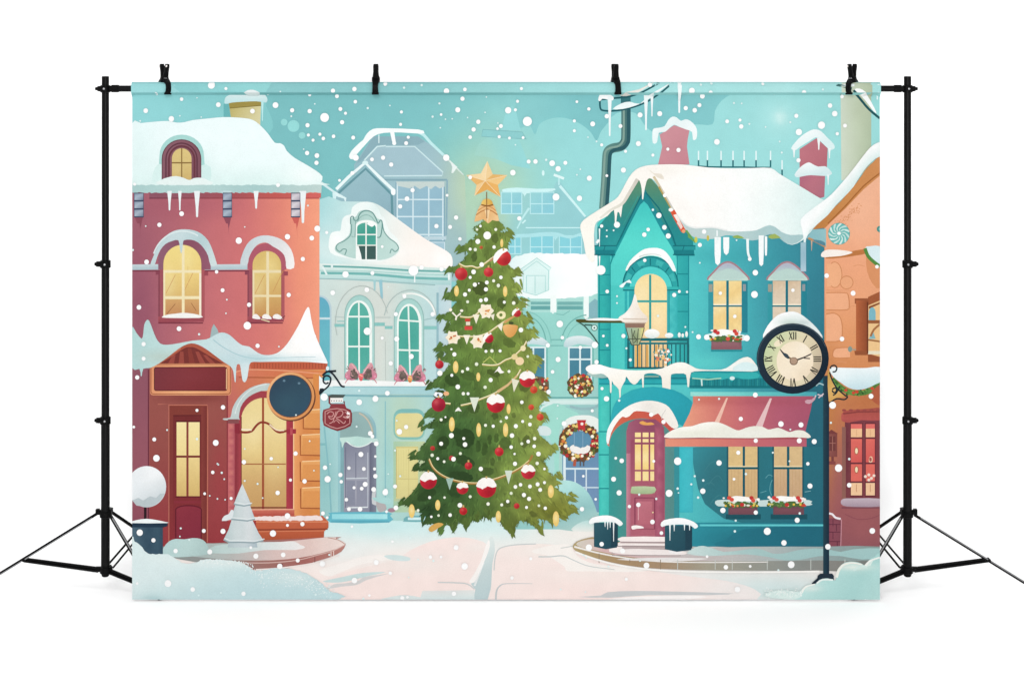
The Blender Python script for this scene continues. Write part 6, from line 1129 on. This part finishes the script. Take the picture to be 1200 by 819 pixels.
# ---- crossbar
cbase=world(600,104,0)
cb=root('crossbar','black metal crossbar threaded through the top hem of the backdrop','crossbar',cbase)
bm=bmesh.new(); tube(bm,world(130,104.2,-2.2),world(420,104.2,-2.2),3.7*S,None,24); part('tube_section',bm,M_BLACK,cb,cbase)
bm=bmesh.new(); tube(bm,world(420,104.2,-2.2),world(766,104.2,-2.2),3.4*S,None,24); part('tube_section',bm,M_BLACK,cb,cbase)
bm=bmesh.new(); tube(bm,world(766,104.2,-2.2),world(1057,104.2,-2.2),3.7*S,None,24); part('tube_section',bm,M_BLACK,cb,cbase)
for x0,x1 in ((130,139),(1048,1057)):
    bm=bmesh.new(); lathe(bm,world(x0,104.2,-2.2),(1,0,0),[(0,3.9*S),(.6*S,4.5*S),((x1-x0-.6)*S,4.5*S),((x1-x0)*S,3.9*S)],20); part('end_plug',bm,M_PLAST,cb,cbase)
# ---- spring clamps
def spring_clamp(x,yaw,tilt,open_,label,grip):
    """a clamp pinching the bar: two levers crossing at a pivot above it"""
    base=world(x,104,0); t=root('spring_clamp',label,'clamp',base,'spring clamps along the crossbar')
    t.rotation_euler=(0,math.radians(tilt),math.radians(yaw))
    u=S
    def Q(f,h,s=0): return Vector((s*u,-f*u,h*u))     # f forward, h up from the bar centre, s sideways
    for e in (1,-1):
        # side profile of a lever: jaw tip, round the bar, pivot, handle
        prof=[(e*8.2,-5.4,7.6),(e*9.4,-3.2,6.8),(e*9.8,1.5,6.4),(e*8.8,5.6,6.6),(e*4.8,8.8,8.2),(e*1.9,11.0,8.6),(e*2.2,14.5,7.0),(e*(2.6+open_*.45),20,5.6),(e*(2.8+open_*.9),26,5.6),(e*(3.0+open_),28.6,4.6)]
        th=3.2; bm=bmesh.new(); rings=[]
        for i,(f,h,w) in enumerate(prof):
            a=prof[max(i-1,0)]; b=prof[min(i+1,len(prof)-1)]; d=Vector((b[0]-a[0],b[1]-a[1])).normalized(); nrm=Vector((-d.y,d.x)); q=.7
            sec=[(-w/2+q,-th/2),(w/2-q,-th/2),(w/2,-th/2+q),(w/2,th/2-q),(w/2-q,th/2),(-w/2+q,th/2),(-w/2,th/2-q),(-w/2,-th/2+q)]
            rings.append([bm.verts.new(Q(f+nrm.x*y_,h+nrm.y*y_,s_)) for s_,y_ in sec])
        for a,b in zip(rings,rings[1:]):
            for i in range(8): bm.faces.new((a[i],a[(i+1)%8],b[(i+1)%8],b[i]))
        bm.faces.new(rings[0][::-1]); bm.faces.new(rings[-1]); lv=newmesh('lever',bm,M_PLAST,t)
        bm=bmesh.new(); bar(bm,Q(e*8.0,-5.8,0)-Vector((3.9*u,0,0)),Q(e*8.0,-5.8,0)+Vector((3.9*u,0,0)),2.6*u,3.4*u,(0,0,1)); newmesh('jaw_pad',bm,M_PLAST,lv)
        if grip:
            bm=bmesh.new(); f=(3.0+open_)*e; bar(bm,Q(f*.94+e*1.2,25.2,-1.9),Q(f+e*1.3,27.4,-1.9),1.8*u,.9*u,(1,0,0)); newmesh('grip_pad',bm,M_RUBBER,lv)
    bm=bmesh.new(); lathe(bm,Q(0,10.4,-4.6),(1,0,0),[(0,2.6*u),(.5*u,3.3*u),(8.7*u,3.3*u),(9.2*u,2.6*u)],20); newmesh('pivot',bm,M_PLAST,t)
    bm=bmesh.new()
    pts=[Q(3.6*math.cos(a),11.4+3.0*math.sin(a),-2.4+4.8*a/(6*math.pi)) for a in [6*math.pi*i/60 for i in range(61)]]
    for a,b in zip(pts,pts[1:]): tube(bm,a,b,.5*u,None,6,False)
    newmesh('spring',bm,M_STEEL if grip else M_PLAST,t); return t
spring_clamp(192.5,42,1,3.2,'black spring clamp nearest the left end of the crossbar, handles splayed with pale grips',True)
spring_clamp(440.5,0,0,2.6,'black spring clamp seen edge on, above the pale far house and left of the star',False)
spring_clamp(721.5,14,-2,2.6,'black spring clamp above the snowy cables of the bent pipe',False)
spring_clamp(999,-42,-1,3.2,'black spring clamp over the pale green tower near the right end of the crossbar',True)
WORLD=1.0; EXPO=0.0
LIGHTS=[('key_softbox',(-.8,-4.6,3.3),(0,-.6,.1),1.6,1.2,50.5,120),('fill_softbox',(.8,-5.8,.75),(0,0,.7),2.4,1.2,50.5,120)]
# ================================================================== white studio sweep, camera, lights
m=mat('white_seamless_paper',(.93,.93,.93),.9,.05,0,30,.04)
bm=bmesh.new(); prof=[(-6.0,0),(.35,0)]+[(.35+.08*math.sin(math.radians(a)),.08*(1-math.cos(math.radians(a)))) for a in range(9,91,9)]+[(.43,4.2)]
rows=[[bm.verts.new((x,y,z)) for x in (-5,5)] for (y,z) in prof]
for a,b in zip(rows,rows[1:]): bm.faces.new((a[0],a[1],b[1],b[0]))
sw=newmesh('floor',bm,m); sw['kind']='structure'
for p in sw.data.polygons:
    if p.normal.z<-.01 or p.normal.y>.01: p.flip()
w=bpy.data.worlds.new('World'); scene.world=w; w.use_nodes=True
w.node_tree.nodes['Background'].inputs[0].default_value=(1,1,1,1); w.node_tree.nodes['Background'].inputs[1].default_value=WORLD
def area(name,loc,target,sx,sy,power,spread=180):
    l=bpy.data.lights.new(name,'AREA'); l.shape='RECTANGLE'; l.size=sx; l.size_y=sy; l.energy=power; l.spread=math.radians(spread)
    o=bpy.data.objects.new(name,l); COL.objects.link(o); o.location=loc
    o.rotation_euler=(Vector(target)-Vector(loc)).to_track_quat('-Z','Y').to_euler(); return o
for a in LIGHTS: area(*a)
cam=bpy.data.cameras.new('camera'); co=bpy.data.objects.new('camera',cam); COL.objects.link(co)
co.location=(0,-D*S,(YF-YC)*S); co.rotation_euler=(math.pi/2,0,0)
cam.sensor_fit='HORIZONTAL'; cam.sensor_width=36; cam.lens=36*D/1200; cam.shift_y=-(409.5-YC)/1200; cam.clip_end=100
scene.camera=co
scene.view_settings.view_transform='Standard'; scene.view_settings.look='None'; scene.view_settings.exposure=EXPO; scene.view_settings.gamma=1
scene.render.resolution_x=1024; scene.render.resolution_y=698
